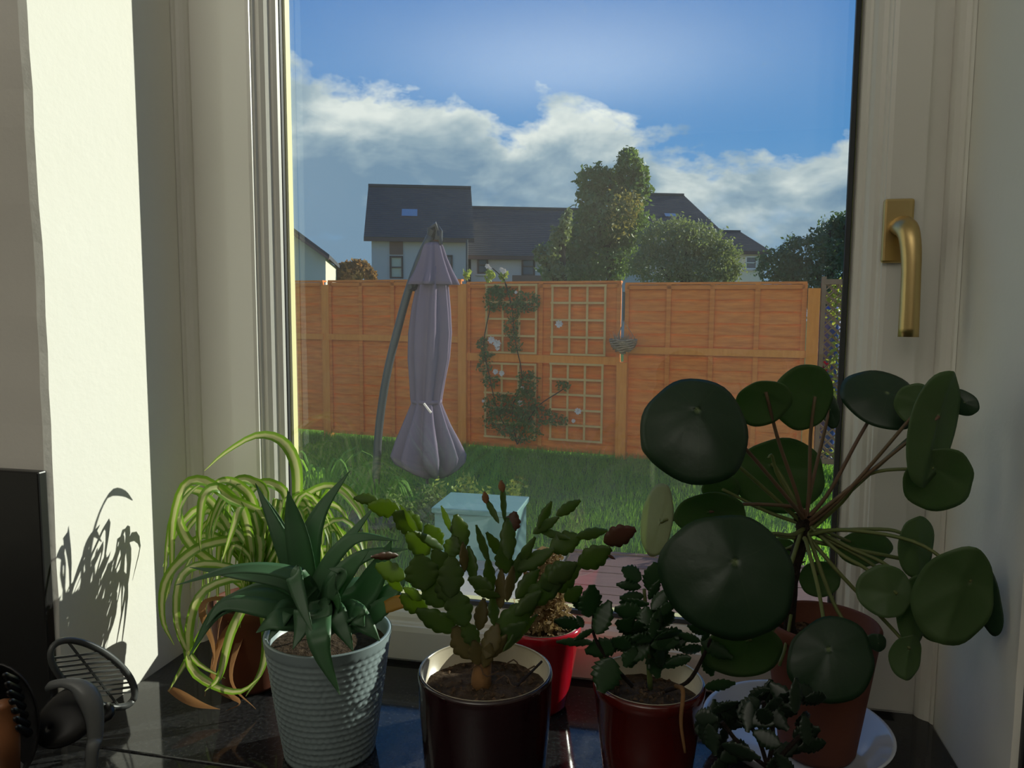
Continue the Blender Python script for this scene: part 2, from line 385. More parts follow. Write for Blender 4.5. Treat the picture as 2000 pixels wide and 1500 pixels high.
def pad(c, L, Wd, ang, th, tilt=0, tp=0, scal=.10, frame=None, serr=4, base=.35, bulge=.5, tooth=0):
    """leaf or cactus pad: outline widest past the middle, scalloped edge, real thickness; ang in the picture sense, degrees anticlockwise"""
    X, U, Nn = frame or (CX, CU, CN); cp, sn = math.cos(R_(ang)), math.sin(R_(ang))
    A = X + Nn * math.tan(R_(tilt)); B = U + Nn * math.tan(R_(tp)); n = 33; vs = []
    rows = []
    for side in (1, -1):
        for i in range(n):
            t = i / (n - 1); wv = (math.sin(math.pi * t ** .85) ** .62) * (base + (1 - base) * (math.sin(math.pi * (t * .5 + .22))))
            wv = max(wv, .06 if t < .5 else .30 if serr else 0)
            wv *= 1 + (scal * ((t * serr) % 1 * 1.3 - .6) if tooth else scal * (abs(math.sin(serr * math.pi * t)) - .5))
            for j, s_ in enumerate((-1, -.5, 0, .5, 1)):
                x = (t - .5) * L; y = s_ * wv * Wd / 2; h = side * th / 2 * (1 - .75 * abs(s_) ** 2) + bulge * th * (.5 - abs(s_)) * .3
                vs.append(Vector(c) + A * (x * cp - y * sn) + B * (x * sn + y * cp) + Nn * h)
    m = n * 5; fs = []
    for i in range(n - 1):
        for j in range(4):
            a = i * 5 + j; fs.append((a, a + 5, a + 6, a + 1)); fs.append((m + a + 1, m + a + 6, m + a + 5, m + a))
        for e in (0, 4):
            a = i * 5 + e; fs.append((a, a + 5, m + a + 5, m + a) if e == 4 else (m + a, m + a + 5, a + 5, a))
    for e in (0, n - 1):
        for j in range(4):
            a = e * 5 + j; fs.append((a, a + 1, m + a + 1, m + a))
    return MB().add(vs, fs)
def cloud_leaves(blobs, n, size, seed=0, up=.3):
    """many small leaves scattered through ellipsoids: (centre, radii, weight)"""
    g = np.random.default_rng(seed); w = np.array([b[2] for b in blobs], float); w /= w.sum(); idx = g.choice(len(blobs), n, p=w)
    C = np.array([tuple(b[0]) for b in blobs])[idx]; Rr = np.array([tuple(b[1]) for b in blobs])[idx]
    d = g.normal(size=(n, 3)); d /= np.linalg.norm(d, axis=1)[:, None]; r = g.uniform(.3, 1, n) ** .5 * (1 + .30 * g.uniform(0, 1, n) ** 5)
    lump = 1 + .16 * np.sin(d[:, 0] * 7 + idx) * np.sin(d[:, 2] * 8 + idx * 2)
    P = C + d * Rr * (r * lump)[:, None]
    a = g.normal(size=(n, 3)); a /= np.linalg.norm(a, axis=1)[:, None]
    b = np.cross(a, g.normal(size=(n, 3))); b /= np.linalg.norm(b, axis=1)[:, None]
    s = size * g.uniform(.6, 1.3, n)[:, None]
    V = np.stack([P - a * s, P + b * s * .5, P + a * s, P - b * s * .5], 1).reshape(-1, 3)
    return V, np.arange(n * 4).reshape(-1, 4)
def np_obj(name, V, Fc, m, parent=None, kind=None):
    me = bpy.data.meshes.new(name); nv, nf = len(V), len(Fc); k = Fc.shape[1]
    me.vertices.add(nv); me.vertices.foreach_set('co', np.asarray(V, np.float32).ravel())
    me.loops.add(nf * k); me.loops.foreach_set('vertex_index', np.asarray(Fc, np.int32).ravel())
    me.polygons.add(nf); me.polygons.foreach_set('loop_start', np.arange(0, nf * k, k, dtype=np.int32))
    try: me.polygons.foreach_set('loop_total', np.full(nf, k, np.int32))
    except Exception: pass
    me.materials.append(MATS[m]); me.update(calc_edges=True); me.validate()
    o = bpy.data.objects.new(name, me); COL.objects.link(o)
    if parent: o.parent = parent; o.location = -parent_org(parent)
    if kind: o['kind'] = kind
    return o

# ================================================================ THE ROOM
XL, XR = -.69, .318              # reveals
YF = 1.0                         # room face of the window frame
YLc, YRc = .728, .764            # room corners of the two reveals
ZT, ZH = 1.05, 2.40              # worktop top, head of the opening
FL, CE = .15, 2.60
YO = 1.16                        # outside face of the house
def rough_edge(x, y0, y1, z0, z1, outside, yface):
    pass
def wall_piece(name, x_rev, x_far, yc, m='plaster'):
    """front wall beside the window, with its reveal; slightly uneven plaster arris at the room corner"""
    mb = MB(); n = 60; zs = [FL + (CE - FL) * i / n for i in range(n + 1)]; vs = []; sgn = 1 if x_far > x_rev else -1
    r0 = random.Random(3)
    for zz in zs:
        j = r0.uniform(-1, 1) * .0012 + .0018 * math.sin(zz * 9)
        vs += [(x_rev, YF + .0, zz), (x_rev + .0, yc + .006 + j, zz), (x_rev + sgn * .006, yc + j, zz), (x_far, yc, zz), (x_far, YF, zz)]
    fs = []
    for i in range(n):
        for k in range(5):
            a, b = i * 5 + k, i * 5 + (k + 1) % 5
            f = (a, b, b + 5, a + 5); fs.append(f if sgn < 0 else f[::-1])
    fs += [(0, 1, 2, 3, 4), tuple(n * 5 + k for k in range(5))]
    return struct(name, mb.add(vs, fs), m)
wl = wall_piece('wall_left', XL, -1.95, YLc); wr = wall_piece('wall_right', XR, 1.5, YRc)
struct('wall_above', MB().box((XL, YLc + .01, ZH), (XR, YF, CE)), 'plaster')
struct('wall_below', MB().box((XL, .765, FL), (XR, YF, ZT - .041)), 'plaster')
struct('wall_back', MB().box((-1.95, -2.9, FL), (1.5, -2.8, CE)), 'room_paint')
struct('wall_west', MB().box((-2.05, -2.9, FL), (-1.95, YF, CE)), 'room_paint')
struct('wall_east', MB().box((1.5, -2.9, FL), (1.6, YF, CE)), 'room_paint')
struct('floor', MB().box((-2.05, -2.9, FL - .1), (1.6, YF, FL)), 'floor_tile')
struct('ceiling', MB().box((-2.05, -2.9, CE), (1.6, YF, CE + .1)), 'ceiling_paint')
# outside leaf of the house wall, pale render in the sun
ow = MB(); ow.box((-7, YF, -.05), (XL, YO, 5.2)).box((XR, YF, -.05), (7, YO, 5.2)).box((XL, YF, -.05), (XR, YO, ZT - .0)).box((XL, YF, ZH), (XR, YO, 5.2))
struct('wall_outside', ow, 'render_wall')
# trims beside the frame: quarter beads
def vbead(name, x, sgn, w=.016):
    mb = MB(); prof = [(0, 0), (sgn * -w, 0), (sgn * -w, -.004), (sgn * -w * .82, -.010), (sgn * -w * .5, -.0145), (sgn * -w * .2, -.017), (sgn * -w * .16, -.021), (0, -.024)]
    k = len(prof); vs = [(x + a, YF + b, zz) for zz in (ZT, ZH) for a, b in prof]
    fs = [(i, (i + 1) % k, k + (i + 1) % k, k + i) for i in range(k)] + [tuple(range(k)), tuple(range(k, 2 * k))]
    bm_ = mb.add(vs, fs); return struct(name, bm_, 'white_upvc')
vbead('trim_1', XR - .0005, 1); vbead('trim_2', XL + .0005, -1, .012)
# ---------------------------------------------------------------- the window
win = thing('window_1', 'white plastic casement window with one large pane and a brass handle', 'window', ((XL + XR) / 2, YF, ZT)); win['kind'] = 'structure'
SX0, SX1, SZ0, SZ1 = -.622, .278, 1.062, 2.385      # sash outline
GX0, GX1, GZ0, GZ1 = -.552, .208, 1.132, 2.315      # sight line of the glass
def sweep_rect(prof, x0, x1, z0, z1):
    """mitred sweep of a closed profile (u outwards from the opening, y) round a rectangle"""
    k = len(prof); vs = []
    for sx, sz in ((-1, -1), (1, -1), (1, 1), (-1, 1)):
        for u, y in prof:
            vs.append(((x0 if sx < 0 else x1) + sx * u[0], y, (z0 if sz < 0 else z1) + sz * u[1]))
    fs = []
    for c in range(4):
        d = (c + 1) % 4
        for i in range(k):
            j = (i + 1) % k; fs.append((c * k + i, c * k + j, d * k + j, d * k + i))
    return MB().add(vs, fs)
YG = 1.029
sw = .065; sh = .07
fr = [((0, 0), 1.0), ((0, 0), 1.07), ((.07, .06), 1.07), ((.07, .06), 1.0)]
fm = MB()
fm.box((XL, YF, ZT), (SX0 + .004, 1.075, ZH)).box((SX1 - .004, YF, ZT), (XR, 1.075, ZH)).box((SX0, YF, ZT), (SX1, 1.075, SZ0 + .004)).box((SX0, YF, SZ1 - .004), (SX1, 1.075, ZH))
fm.build('outer_frame', 'white_upvc', win, bevel=.0015)
def pr_(lst): return [((u * 1.0, u * (sh / sw) if u > .03 else u), y) for u, y in lst]
bead = pr_([(0, YG - .004), (.0025, YG - .012), (.007, YG - .015), (.010, YG - .0155), (.011, YG - .019), (.014, YG - .024), (.019, YG - .028), (.024, YG - .029),
            (.0255, YG - .033), (.028, YG - .034), (.0285, YG - .038), (.033, YG - .0395), (.070, YG - .0395), (.070, YG + .035), (.030, YG + .035), (.008, YG + .025), (.001, YG + .0205), (.004, YG + .018), (.004, YG - .004)])
sweep_rect(bead, GX0, GX1, GZ0, GZ1).build('sash', 'white_upvc', win)
gk = [((0, 0), YG - .010), ((-.0042, -.0042), YG - .006), ((-.0042, -.0042), YG + .0005), ((.003, .003), YG + .0005)]
sweep_rect(gk, GX0 - .004, GX1 - .003, GZ0, GZ1).build('gasket', 'gasket', win)
spc = [((-.0035, -.0035), YG + .0035), ((-.0035, -.0035), YG + .0165), ((.003, .003), YG + .0165), ((.003, .003), YG + .0035)]
sweep_rect(spc, GX0, GX1 + .003, GZ0, GZ1).build('spacer_bar', 'spacer', win)
for y in (YG, YG + .018):
    MB().box((GX0 - .002, y - .0015, GZ0 - .002), (GX1 + .002, y + .0015, GZ1 + .002)).build('pane', 'window_glass', win)
# brass handle
hx = on_y(1757, 450, .98); hp = MB()
YS = YG - .0395
hc = Vector((hx.x - .001, YS, on_y(1757, 452, YS).z))
hd = MB().box((hc.x - .0165, YS - .009, hc.z - .037), (hc.x + .0165, YS, hc.z + .037)).build('handle', 'brass', win, bevel=.003)
lv = spline([(hc.x + .001, YS - .006, hc.z + .006), (hc.x + .001, YS - .022, hc.z + .004), (hc.x + .004, YS - .036, hc.z - .006), (hc.x + .0065, YS - .042, hc.z - .035), (hc.x + .007, YS - .044, hc.z - .08), (hc.x + .007, YS - .045, hc.z - .122)], 22)
lo = MB().tube(lv, interp([.0125, .0125, .0125, .0115, .0105, .0108, .0112], 22), 14, .78).build('lever', 'brass', hd, smooth=True)
# ---------------------------------------------------------------- worktop and sill
tag(MB().box((-1.95, .13, ZT - .04), (1.5, YLc - .013, ZT)).build('worktop', 'granite', bevel=.003), 'long polished black worktop running under the window', 'worktop')
sb = MB().box((XL + .001, YLc - .012, ZT - .04), (XR - .001, YF, ZT)).build('windowsill', 'granite', bevel=.002)
sb['kind'] = 'structure'
tag(MB().box((-1.95, YLc - .0125, ZT + .0005), (XL - .002, YLc, ZT + .315)).build('upstand', 'black_tile', bevel=.002), 'black upstand panel on the dark wall at the left of the window', 'splashback')
tag(MB().box((XR + .004, YRc - .0125, ZT + .0005), (1.5, YRc, ZT + .315)).build('upstand', 'black_tile', bevel=.002), 'black upstand panel on the wall at the right of the window', 'splashback')
tag(MB().box((-1.95, .16, FL + .0), (1.5, YLc - .02, ZT - .0405)).build('base_cabinet', 'room_paint'), 'kitchen base cabinet under the black worktop', 'cabinet')

# ================================================================ OUTSIDE
gb = MB().box((-60, YO, -.3), (60, 120, -.02)); struct('ground', gb, 'soil_lawn')
# the fence line
P1 = Vector((-2.327, 8.40, 0)); DV = Vector((1.80, -.277, 0)); DU = DV.normalized(); DN = Vector((DU.y, -DU.x, 0))   # DN points towards the house
def fp(t, out=0, zz=0): return P1 + DV * (t - 1) + DN * out + Vector((0, 0, zz))
def fence_panel(t0, t1, zt, zb, rail_z, label, nbat=3, railh=.07):
    o = thing('garden_fence', label, 'fence', fp((t0 + t1) / 2, 0, 0), 'orange fence panels along the garden')
    e = .055 / 1.82; a, b = t0 + e, t1 - e; pitch = .118; n = int((zt - zb) / pitch) + 1; r0 = random.Random(int(t0 * 10) + 50)
    for i in range(n):
        z0 = zb + i * pitch; z1 = min(z0 + pitch + .018, zt - .01)
        if z1 - z0 < .03: continue
        w = r0.uniform(-.003, .003); vs = []
        m = 8
        for k in range(m + 1):
            tt = a + (b - a) * k / m; wob = .004 * math.sin(k * 1.7 + i * 2.1) + w
            vs += [fp(tt, .026, z0 + wob), fp(tt, .002, z1), fp(tt, -.006, z1), fp(tt, .014, z0 + wob)]
        fs = []
        for k in range(m):
            for q in range(4): fs.append((k * 4 + q, k * 4 + (q + 1) % 4, k * 4 + 4 + (q + 1) % 4, k * 4 + 4 + q))
        fs += [(0, 1, 2, 3), tuple(m * 4 + q for q in (3, 2, 1, 0))]
        MB().add(vs, fs).build('slat', 'fence_wood', o)
    for k in range(nbat + 2):
        tt = a + (b - a) * k / (nbat + 1); wd = .045
        MB().bar(fp(tt, .034, zb - .01), fp(tt, .034, zt), .045, .026, up=tuple(DN)).build('batten', 'fence_wood', o)
    MB().bar(fp(a - .01, .006, zt + .004), fp(b + .01, .006, zt + .004), .085, .022).build('capping', 'fence_wood', o)
    MB().bar(fp(a, .040, zt - .035), fp(b, .040, zt - .035), .014, .04).build('top_rail', 'fence_wood', o)
    MB().bar(fp(a, .040, zb + .01), fp(b, .040, zb + .01), .014, .04).build('bottom_rail', 'fence_wood', o)
    MB().bar(fp(a - .015, .055, rail_z), fp(b + .015, .055, rail_z), .034, railh).build('middle_rail', 'fence_post_wood', o)
    return o
fence_panel(-1, 0, 1.86, .06, 1.2, 'orange fence panel at the far left behind the pale reflections in the glass')
fence_panel(0, 1, 1.86, .04, 1.20, 'orange fence panel behind the folded mauve parasol')
fence_panel(1, 2, 1.83, .02, 1.01, 'orange fence panel carrying four square trellises and a climber', nbat=1, railh=.085)
fence_panel(1.985, 2.99, 1.81, .0, 1.13, 'orange fence panel right of the hanging basket, behind the round-leaved plant')
def post(t, h, label, w=.1, out=.01):
    p = fp(t, out); return tag(MB().bar(p + Vector((0, 0, -.06)), p + Vector((0, 0, h)), w, w, up=tuple(DN)).build('fence_post', 'fence_post_wood', bevel=.004, loc=tuple(p)), label, 'post', 'thick orange fence posts')
post(0, 1.82, 'orange fence post in the pale reflection strip, left of the parasol')
post(1.0, 1.82, 'orange fence post just right of the folded parasol', .1, .045)
post(2.0, 1.0, 'short orange fence post under the hanging basket', .11, .05)
post(3.005, 1.76, 'tall orange fence post beside the diamond lattice', .11, .04)
# trellises
def trellis(px0, px1, py0, py1, nv, nh, label, z_out=.075):
    def hit(px, py):
        r = ray(px, py); o0 = fp(1, z_out); k = (o0 - EYEV).dot(DN) / r.dot(DN); return EYEV + r * k
    a, b = hit(px0, py0), hit(px1, py1); t0 = (a - fp(1, z_out)).dot(DU) / DV.length + 1; t1 = (b - fp(1, z_out)).dot(DU) / DV.length + 1
    z1, z0 = a.z, b.z
    o = thing('trellis', label, 'trellis', fp((t0 + t1) / 2, z_out, z0), 'square wooden trellises on the fence')
    for i in range(nv):
        tt = t0 + (t1 - t0) * i / (nv - 1); MB().bar(fp(tt, z_out - .006, z0), fp(tt, z_out - .006, z1), .022, .012, up=tuple(DN)).build('slat', 'trellis_wood', o)
    for i in range(nh):
        zz = z0 + (z1 - z0) * i / (nh - 1); MB().bar(fp(t0 - .008, z_out + .006, zz), fp(t1 + .008, z_out + .006, zz), .012, .022).build('slat', 'trellis_wood', o)
    return o
trellis(950, 1046, 557, 690, 4, 5, 'square wooden trellis, upper left one, wound with the climbing rose', .085)
trellis(1079, 1180, 558, 694, 4, 5, 'square wooden trellis, upper right one, nearly bare')
trellis(948, 1044, 709, 858, 4, 6, 'square wooden trellis, lower left one, half covered by the climber', .085)
trellis(1076, 1174, 710, 864, 4, 6, 'square wooden trellis, lower right one, with a small pink bloom')
# lattice section beyond the tall post
lat = thing('lattice_panel', 'weathered diamond lattice panel right of the tall orange fence post', 'lattice', fp(3.5, 0, 0))
lt0, lt1, lz0, lz1 = 3.055, 4.0, .12, 1.80; LW = (lt1 - lt0) * DV.length; LH = lz1 - lz0; st = .085
def latpt(u, v, o): return fp(lt0 + u / DV.length, o, lz0 + v)
for sgn in (1, -1):
    k = -int(LH / st) - 1
    cnt = 0
    while k * st < LW + LH:
        # line u = k*st + sgn*v (sgn=1) or u = k*st - v ...
        pts = []
        for v in (0, LH):
            pts.append((k * st + v if sgn > 0 else k * st - v, v))
        (u0, v0), (u1, v1) = pts
        def clipu(u, v, uc): return None
        seg = []
        if sgn > 0: va, vb = max(0, -k * st), min(LH, LW - k * st)
        else: va, vb = max(0, k * st - LW), min(LH, k * st)
        if vb - va > .02:
            ua, ub = (k * st + va, k * st + vb) if sgn > 0 else (k * st - va, k * st - vb)
            MB().bar(latpt(ua, va, .012 if sgn > 0 else -.0), latpt(ub, vb, .012 if sgn > 0 else -.0), .010, .024, up=(DN.y * -1, DN.x, 1)).build('slat', 'lattice_wood', lat)
            cnt += 1
        k += 1
MB().bar(fp(lt0, .006, lz1 + .02), fp(lt1, .006, lz1 + .02), .05, .05).build('top_rail', 'lattice_wood', lat)
MB().bar(fp(lt0, .006, lz0 - .02), fp(lt1, .006, lz0 - .02), .05, .05).build('bottom_rail', 'lattice_wood', lat)
MB().bar(fp(lt0 - .005, .006, .0), fp(lt0 - .005, .006, lz1 + .07), .04, .04).build('upright', 'lattice_wood', lat)
MB().bar(fp(lt1, .006, .0), fp(lt1, .006, lz1 + .07), .04, .04).build('upright', 'lattice_wood', lat)
# climber on the lattice
cl = thing('climbing_plant', 'yellow-green climber threaded through the diamond lattice', 'climber', fp(3.3, -.05, 0))
V, Fc = cloud_leaves([(fp(3.12, -.05, 1.62), (.10, .07, .2), 2), (fp(3.13, .04, 1.0), (.10, .07, .4), 1.5), (fp(3.22, -.05, 1.62), (.12, .07, .22), 2), (fp(3.25, -.06, 1.2), (.14, .08, .3), 2), (fp(3.3, -.08, .7), (.16, .08, .35), 1.5), (fp(3.5, -.06, 1.3), (.2, .08, .5), 1.5), (fp(3.2, -.1, .15), (.25, .15, .12), 1)], 1300, .03, 3)
np_obj('foliage', V, Fc, 'yellow_leaf', cl, 'stuff')
MB().tube(spline([fp(3.3, -.04, 0), fp(3.22, -.04, .6), fp(3.28, -.04, 1.2), fp(3.22, -.04, 1.84), fp(3.2, 0, 1.98)], 14), .006, 5).build('stem', 'stem_green', cl)
def flower(c, r, m, parent, seed=0, name='flower'):
    mb = MB(); r0 = random.Random(seed)
    for k in range(9):
        w = k * 2.4; d = Vector((math.cos(w), 0, math.sin(w))); c2 = Vector(c) + d * r * .45 + Vector((0, -r * .2 * (k % 3), 0))
        a = d.cross(Vector((0, 1, 0)))
        mb.add([c2 - d * r * .4, c2 + a * r * .42 + Vector((0, -.2 * r, 0)), c2 + d * r * .55 + Vector((0, -.1 * r, 0)), c2 - a * r * .42 + Vector((0, -.2 * r, 0)), c2 + Vector((0, r * .25, 0))], [(0, 1, 2, 3), (0, 4, 1), (1, 4, 2), (2, 4, 3), (3, 4, 0)])
    return mb.build(name, m, parent)
for i, (px, py, r, m) in enumerate([(1606, 712, .045, 'petal_red'), (1612, 716, .05, 'petal_red'), (1603, 723, .04, 'petal_white'), (1610, 740, .045, 'petal_red'), (1618, 745, .04, 'petal_red')]):
    r_ = ray(px, py); k = (fp(1, -.03) - EYEV).dot(DN) / r_.dot(DN); flower(EYEV + r_ * k, r, m, cl, i)
q = ray(1608, 625); k = (fp(1, -.5) - EYEV).dot(DN) / q.dot(DN); bq = EYEV + q * k
tag(MB().lathe([(.09, -bq.z), (.12, -bq.z * .5), (.11, .08), (.08, .13), (.05, .14)], 16, tuple(bq + Vector((.06, 0, 0)))).build('water_butt', 'blue_plastic', smooth=True), 'blue plastic barrel glimpsed behind the diamond lattice', 'barrel')
bpy.data.objects['water_butt'].scale = (1, 1, 1)
# the rose on the trellis
rose = thing('climbing_rose', 'climbing rose with pale blooms spreading over the left trellises', 'rose', fp(1.35, .1, 0))
def fhit(px, py, out):
    r = ray(px, py); k = (fp(1, out) - EYEV).dot(DN) / r.dot(DN); return EYEV + r * k
bl = []
for px, py, rx, ry, w in [(965, 585, 16, 20, 1.6), (1005, 600, 20, 12, 1.2), (1030, 590, 22, 16, 1.4), (978, 570, 24, 8, 1), (1000, 640, 12, 18, .8), (1005, 672, 12, 14, .8), (942, 672, 9, 12, .6), (950, 692, 12, 6, .4),
                          (945, 715, 12, 18, .7), (1030, 750, 16, 22, 1.6), (975, 790, 26, 18, 1.8), (1025, 790, 22, 28, 2.2), (985, 820, 34, 22, 2.6), (1045, 812, 34, 18, 2), (1020, 845, 30, 16, 1.6), (1090, 820, 16, 9, .6), (1100, 752, 14, 7, .4), (958, 745, 14, 10, .5)]:
    c = fhit(px, py, .13); s = c.y / 1502; bl.append((c, (rx * s, .06, ry * s), w))
bl = [(c_, (a_[0] * 1.3, .07, a_[2] * 1.3), w_) for c_, a_, w_ in bl]
V, Fc = cloud_leaves(bl, 4200, .021, 5); np_obj('foliage', V, Fc, 'vine_leaf', rose, 'stuff')
for pts in ([(1010, 868), (1000, 800), (1020, 740), (1005, 660), (1000, 600), (985, 548), (962, 524)], [(1012, 868), (975, 810), (955, 730), (945, 670), (960, 590)], [(1012, 866), (1045, 800), (1100, 760)], [(1000, 600), (985, 545), (988, 530)]):
    MB().tube(spline([fhit(x, y, .11) for x, y in pts], 16), .006, 5).build('stem', 'bark', rose)
for i, (px, py, r) in enumerate([(960, 664, .045), (971, 671, .05), (972, 680, .03), (1092, 633, .045), (968, 726, .035), (980, 729, .035), (1020, 759, .03), (1016, 787, .035), (1129, 803, .04), (1120, 822, .025), (1008, 571, .02), (944, 783, .02), (952, 520, .03), (957, 524, .02), (984, 530, .035), (979, 526, .025)]):
    flower(fhit(px, py, .14), r, 'petal_white', rose, i)
V, Fc = cloud_leaves([(fhit(956, 538, .1), (.06, .04, .07), 1), (fhit(983, 538, .1), (.05, .04, .05), 1), (fhit(912, 535, .0), (.04, .03, .06), .7)], 160, .03, 8); np_obj('shoot', V, Fc, 'yellow_leaf', rose, 'stuff')
# hanging basket
hb = fhit(1217, 668, .22); bk = thing('hanging_basket', 'round wicker hanging basket of dead stalks above the short post', 'basket', tuple(hb))
rb = .135
mbk = MB(); 
for k in range(7):
    u = k / 6; rr = rb * math.sqrt(max(1 - (1 - u * .92) ** 2, .02)) if k < 6 else rb; zz = -.11 + .13 * u
    ring = [(hb.x + rr * math.cos(a) * (1 + .02 * math.sin(9 * a)), hb.y + rr * math.sin(a), hb.z + zz + .006 * math.sin(5 * a + k)) for a in [2 * math.pi * j / 24 for j in range(25)]]
    MB().tube(ring, .011, 5).build('wicker_ring', 'wicker', bk)
MB().lathe([(.02, -.08), (.09, -.06), (.118, -.02), (.122, .0), (.06, .02), (.0, .025)], 20, tuple(hb)).build('liner', 'soil_crumb', bk)
hook = Vector((hb.x, hb.y, on_y(1218, 572, hb.y).z))
for a in (0, 2.09, 4.19):
    MB().tube([(hb.x + rb * math.cos(a), hb.y + rb * math.sin(a), hb.z + .01), tuple(hook - Vector((0, 0, .28)))], .0035, 4).build('chain', 'wicker', bk)
MB().tube([tuple(hook - Vector((0, 0, .28))), tuple(hook)], .012, 6).build('hook', 'pole_metal', bk)
MB().bar(hook + Vector((0, 0, 0)), fhit(1218, 572, .04), .02, .02).build('bracket', 'pole_metal', bk)
g = np.random.default_rng(4)
V = []; 
ms = MB()
for k in range(60):
    a = g.uniform(0, 6.28); r = g.uniform(0, .11); b = Vector((hb.x + r * math.cos(a), hb.y + r * math.sin(a), hb.z + .01)); t_ = b + Vector((math.cos(a) * .04, math.sin(a) * .04, g.uniform(.04, .11)))
    ms.add([b - Vector((.003, 0, 0)), b + Vector((.003, 0, 0)), t_], [(0, 1, 2)])
tag(ms.build('stalks', 'wicker', bk), kind='stuff')
# lawn blades
n = 90000; g = np.random.default_rng(11)
X = g.uniform(-5.5, 3.2, n); Y = 3.4 + g.uniform(0, 1, n) ** .8 * 6.2
ok = (Y < 8.40 - (X + 2.327) * .154 + .25); X, Y = X[ok], Y[ok]
def in_deck(x, y): return (x > -1.35) & (y < 4.75)
ok = ~in_deck(X, Y); X, Y = X[ok], Y[ok]; n = len(X)
h = g.uniform(.03, .085, n); a = g.uniform(0, 6.28, n); lx = g.normal(0, .025, n); ly = g.normal(0, .025, n)
w = .004
B0 = np.stack([X - w * np.cos(a), Y - w * np.sin(a), np.full(n, -.022)], 1); B1 = np.stack([X + w * np.cos(a), Y + w * np.sin(a), np.full(n, -.022)], 1); T = np.stack([X + lx, Y + ly, h], 1)
V = np.stack([B0, B1, T], 1).reshape(-1, 3)
tag(np_obj('grass', V, np.arange(n * 3).reshape(-1, 3), 'grass'), 'rough green lawn between the window and the orange fence', 'lawn', None, 'stuff')
# decking near the window
dk = thing('decking', 'dark reddish-brown boarded decking below the window', 'decking', (0, 4.2, .0)); dk['kind'] = 'structure'
for i in range(13):
    y0 = 3.25 + i * .115
    MB().box((-.62, y0, -.03), (1.6, y0 + .108, .012 + .002 * (i % 3))).build('board', 'deck_wood', dk)
MB().box((-.62, 4.745, -.06), (1.6, 4.78, .02)).build('edge_board', 'deck_wood', dk)
pv = thing('paving', 'pale paving slabs beside the decking', 'paving'); pv['kind'] = 'structure'
for i in range(2):
    for j in range(3):
        MB().box((-1.35 + i * .36, 3.35 + j * .46, -.03), (-1.35 + i * .36 + .35, 3.35 + j * .46 + .45, .02)).build('slab', 'paving', pv)
# teal garden box
bc = on_z(925, 1100, .0)
gbx = thing('storage_box', 'pale teal garden box standing on the lawn edge', 'box', tuple(bc))
bx0, bx1 = on_z(838, 1105, 0).x, on_z(1005, 1105, 0).x; by = bc.y
MB().box((bx0, by, 0), (bx1, by + .38, .30)).build('body', 'teal_paint', gbx, bevel=.006)
MB().box((bx0 - .015, by - .015, .30), (bx1 + .015, by + .40, .335)).build('lid', 'teal_paint', gbx, bevel=.006)
# low border shrubs; strappy clumps are added for the spider plant's reflection
def tuft(px, py, nl, hgt, spread, label, seed, name='reflection_clump', m='grass'):
    c = on_z(px, py, 0); o = thing(name, label, 'plant', tuple(c)); r0 = random.Random(seed)
    for i in range(nl):
        a = r0.uniform(0, 6.28); s = spread * r0.uniform(.5, 1); hh = hgt * r0.uniform(.6, 1); d = Vector((math.cos(a), math.sin(a), 0))
        b = c + d * .04
        ribbon([b, b + d * s * .3 + Vector((0, 0, hh * .75)), b + d * s * .7 + Vector((0, 0, hh)), b + d * s * 1.15 + Vector((0, 0, hh * .55))], [.006, .011, .010, .001], .2, 9, face=(d.x, d.y, 1)).build('leaf', m, o)
    return o
tuft(625, 1010, 40, .5, .5, 'arching strap-leaved clump standing in for the reflected spider plant, at the far left of the lawn', 1)
tuft(740, 1030, 34, .42, .42, 'arching strap-leaved clump standing in for reflected spider plant leaves, at the foot of the parasol pole', 2)
def leafy(px, py, ns, hgt, label, seed):
    c = on_z(px, py, 0); o = thing('leafy_shrub', label, 'shrub', tuple(c)); r0 = random.Random(seed); bl = []
    for i in range(ns):
        a = r0.uniform(0, 6.28); e = c + Vector((math.cos(a) * .14, math.sin(a) * .12, hgt * r0.uniform(.7, 1)))
        MB().tube([c, (c + e) / 2 + Vector((0, 0, .04)), e], .004, 4).build('stem', 'stem_green', o); bl.append((e, (.05, .05, .1), 1)); bl.append(((c + e * 2) / 3, (.06, .06, .1), 1))
    V, Fc = cloud_leaves(bl, 90 * ns, .018, seed); np_obj('foliage', V, Fc, 'yellow_leaf' if seed % 2 else 'vine_leaf', o, 'stuff'); return o
leafy(890, 1040, 7, .34, 'small light green shrub left of the teal box, below the parasol', 21)
leafy(985, 1040, 6, .30, 'small light green shrub beside the right end of the teal box', 23)
leafy(1400, 1075, 6, .16, 'low leafy edging plant at the rim of the decking', 24)
leafy(805, 1060, 7, .32, 'small dark green shrub near the left end of the teal box', 26)
# ---------------------------------------------------------------- parasol
UD = 5.55
um = thing('parasol', 'folded mauve cantilever parasol on a curved dark pole on the lawn', 'parasol', tuple(on_z(735, 1012, 0)))
pts = [at(731, 1012, UD + .05), at(736, 900, UD + .05), at(742, 820, UD + .05), at(756, 730, UD + .04), at(775, 650, UD + .03), at(797, 570, UD + .02), at(820, 505, UD + .01), at(840, 462, UD)]
pts[0].z = .03
MB().tube(spline(pts, 30), .030, 10).build('pole', 'pole_metal', um, smooth=True)
MB().lathe([(.0, .0), (.24, .0), (.26, .015), (.25, .04), (.06, .06), (.05, .12), (.0, .12)], 24, (pts[0].x, pts[0].y, 0)).build('base', 'pole_metal', um)
hubp = at(849, 455, UD)
MB().tube([at(838, 468, UD), at(843, 450, UD), at(851, 440, UD), at(857, 452, UD), at(855, 470, UD)], [.02, .034, .03, .03, .035], 8).build('hub', 'black_plastic', um)
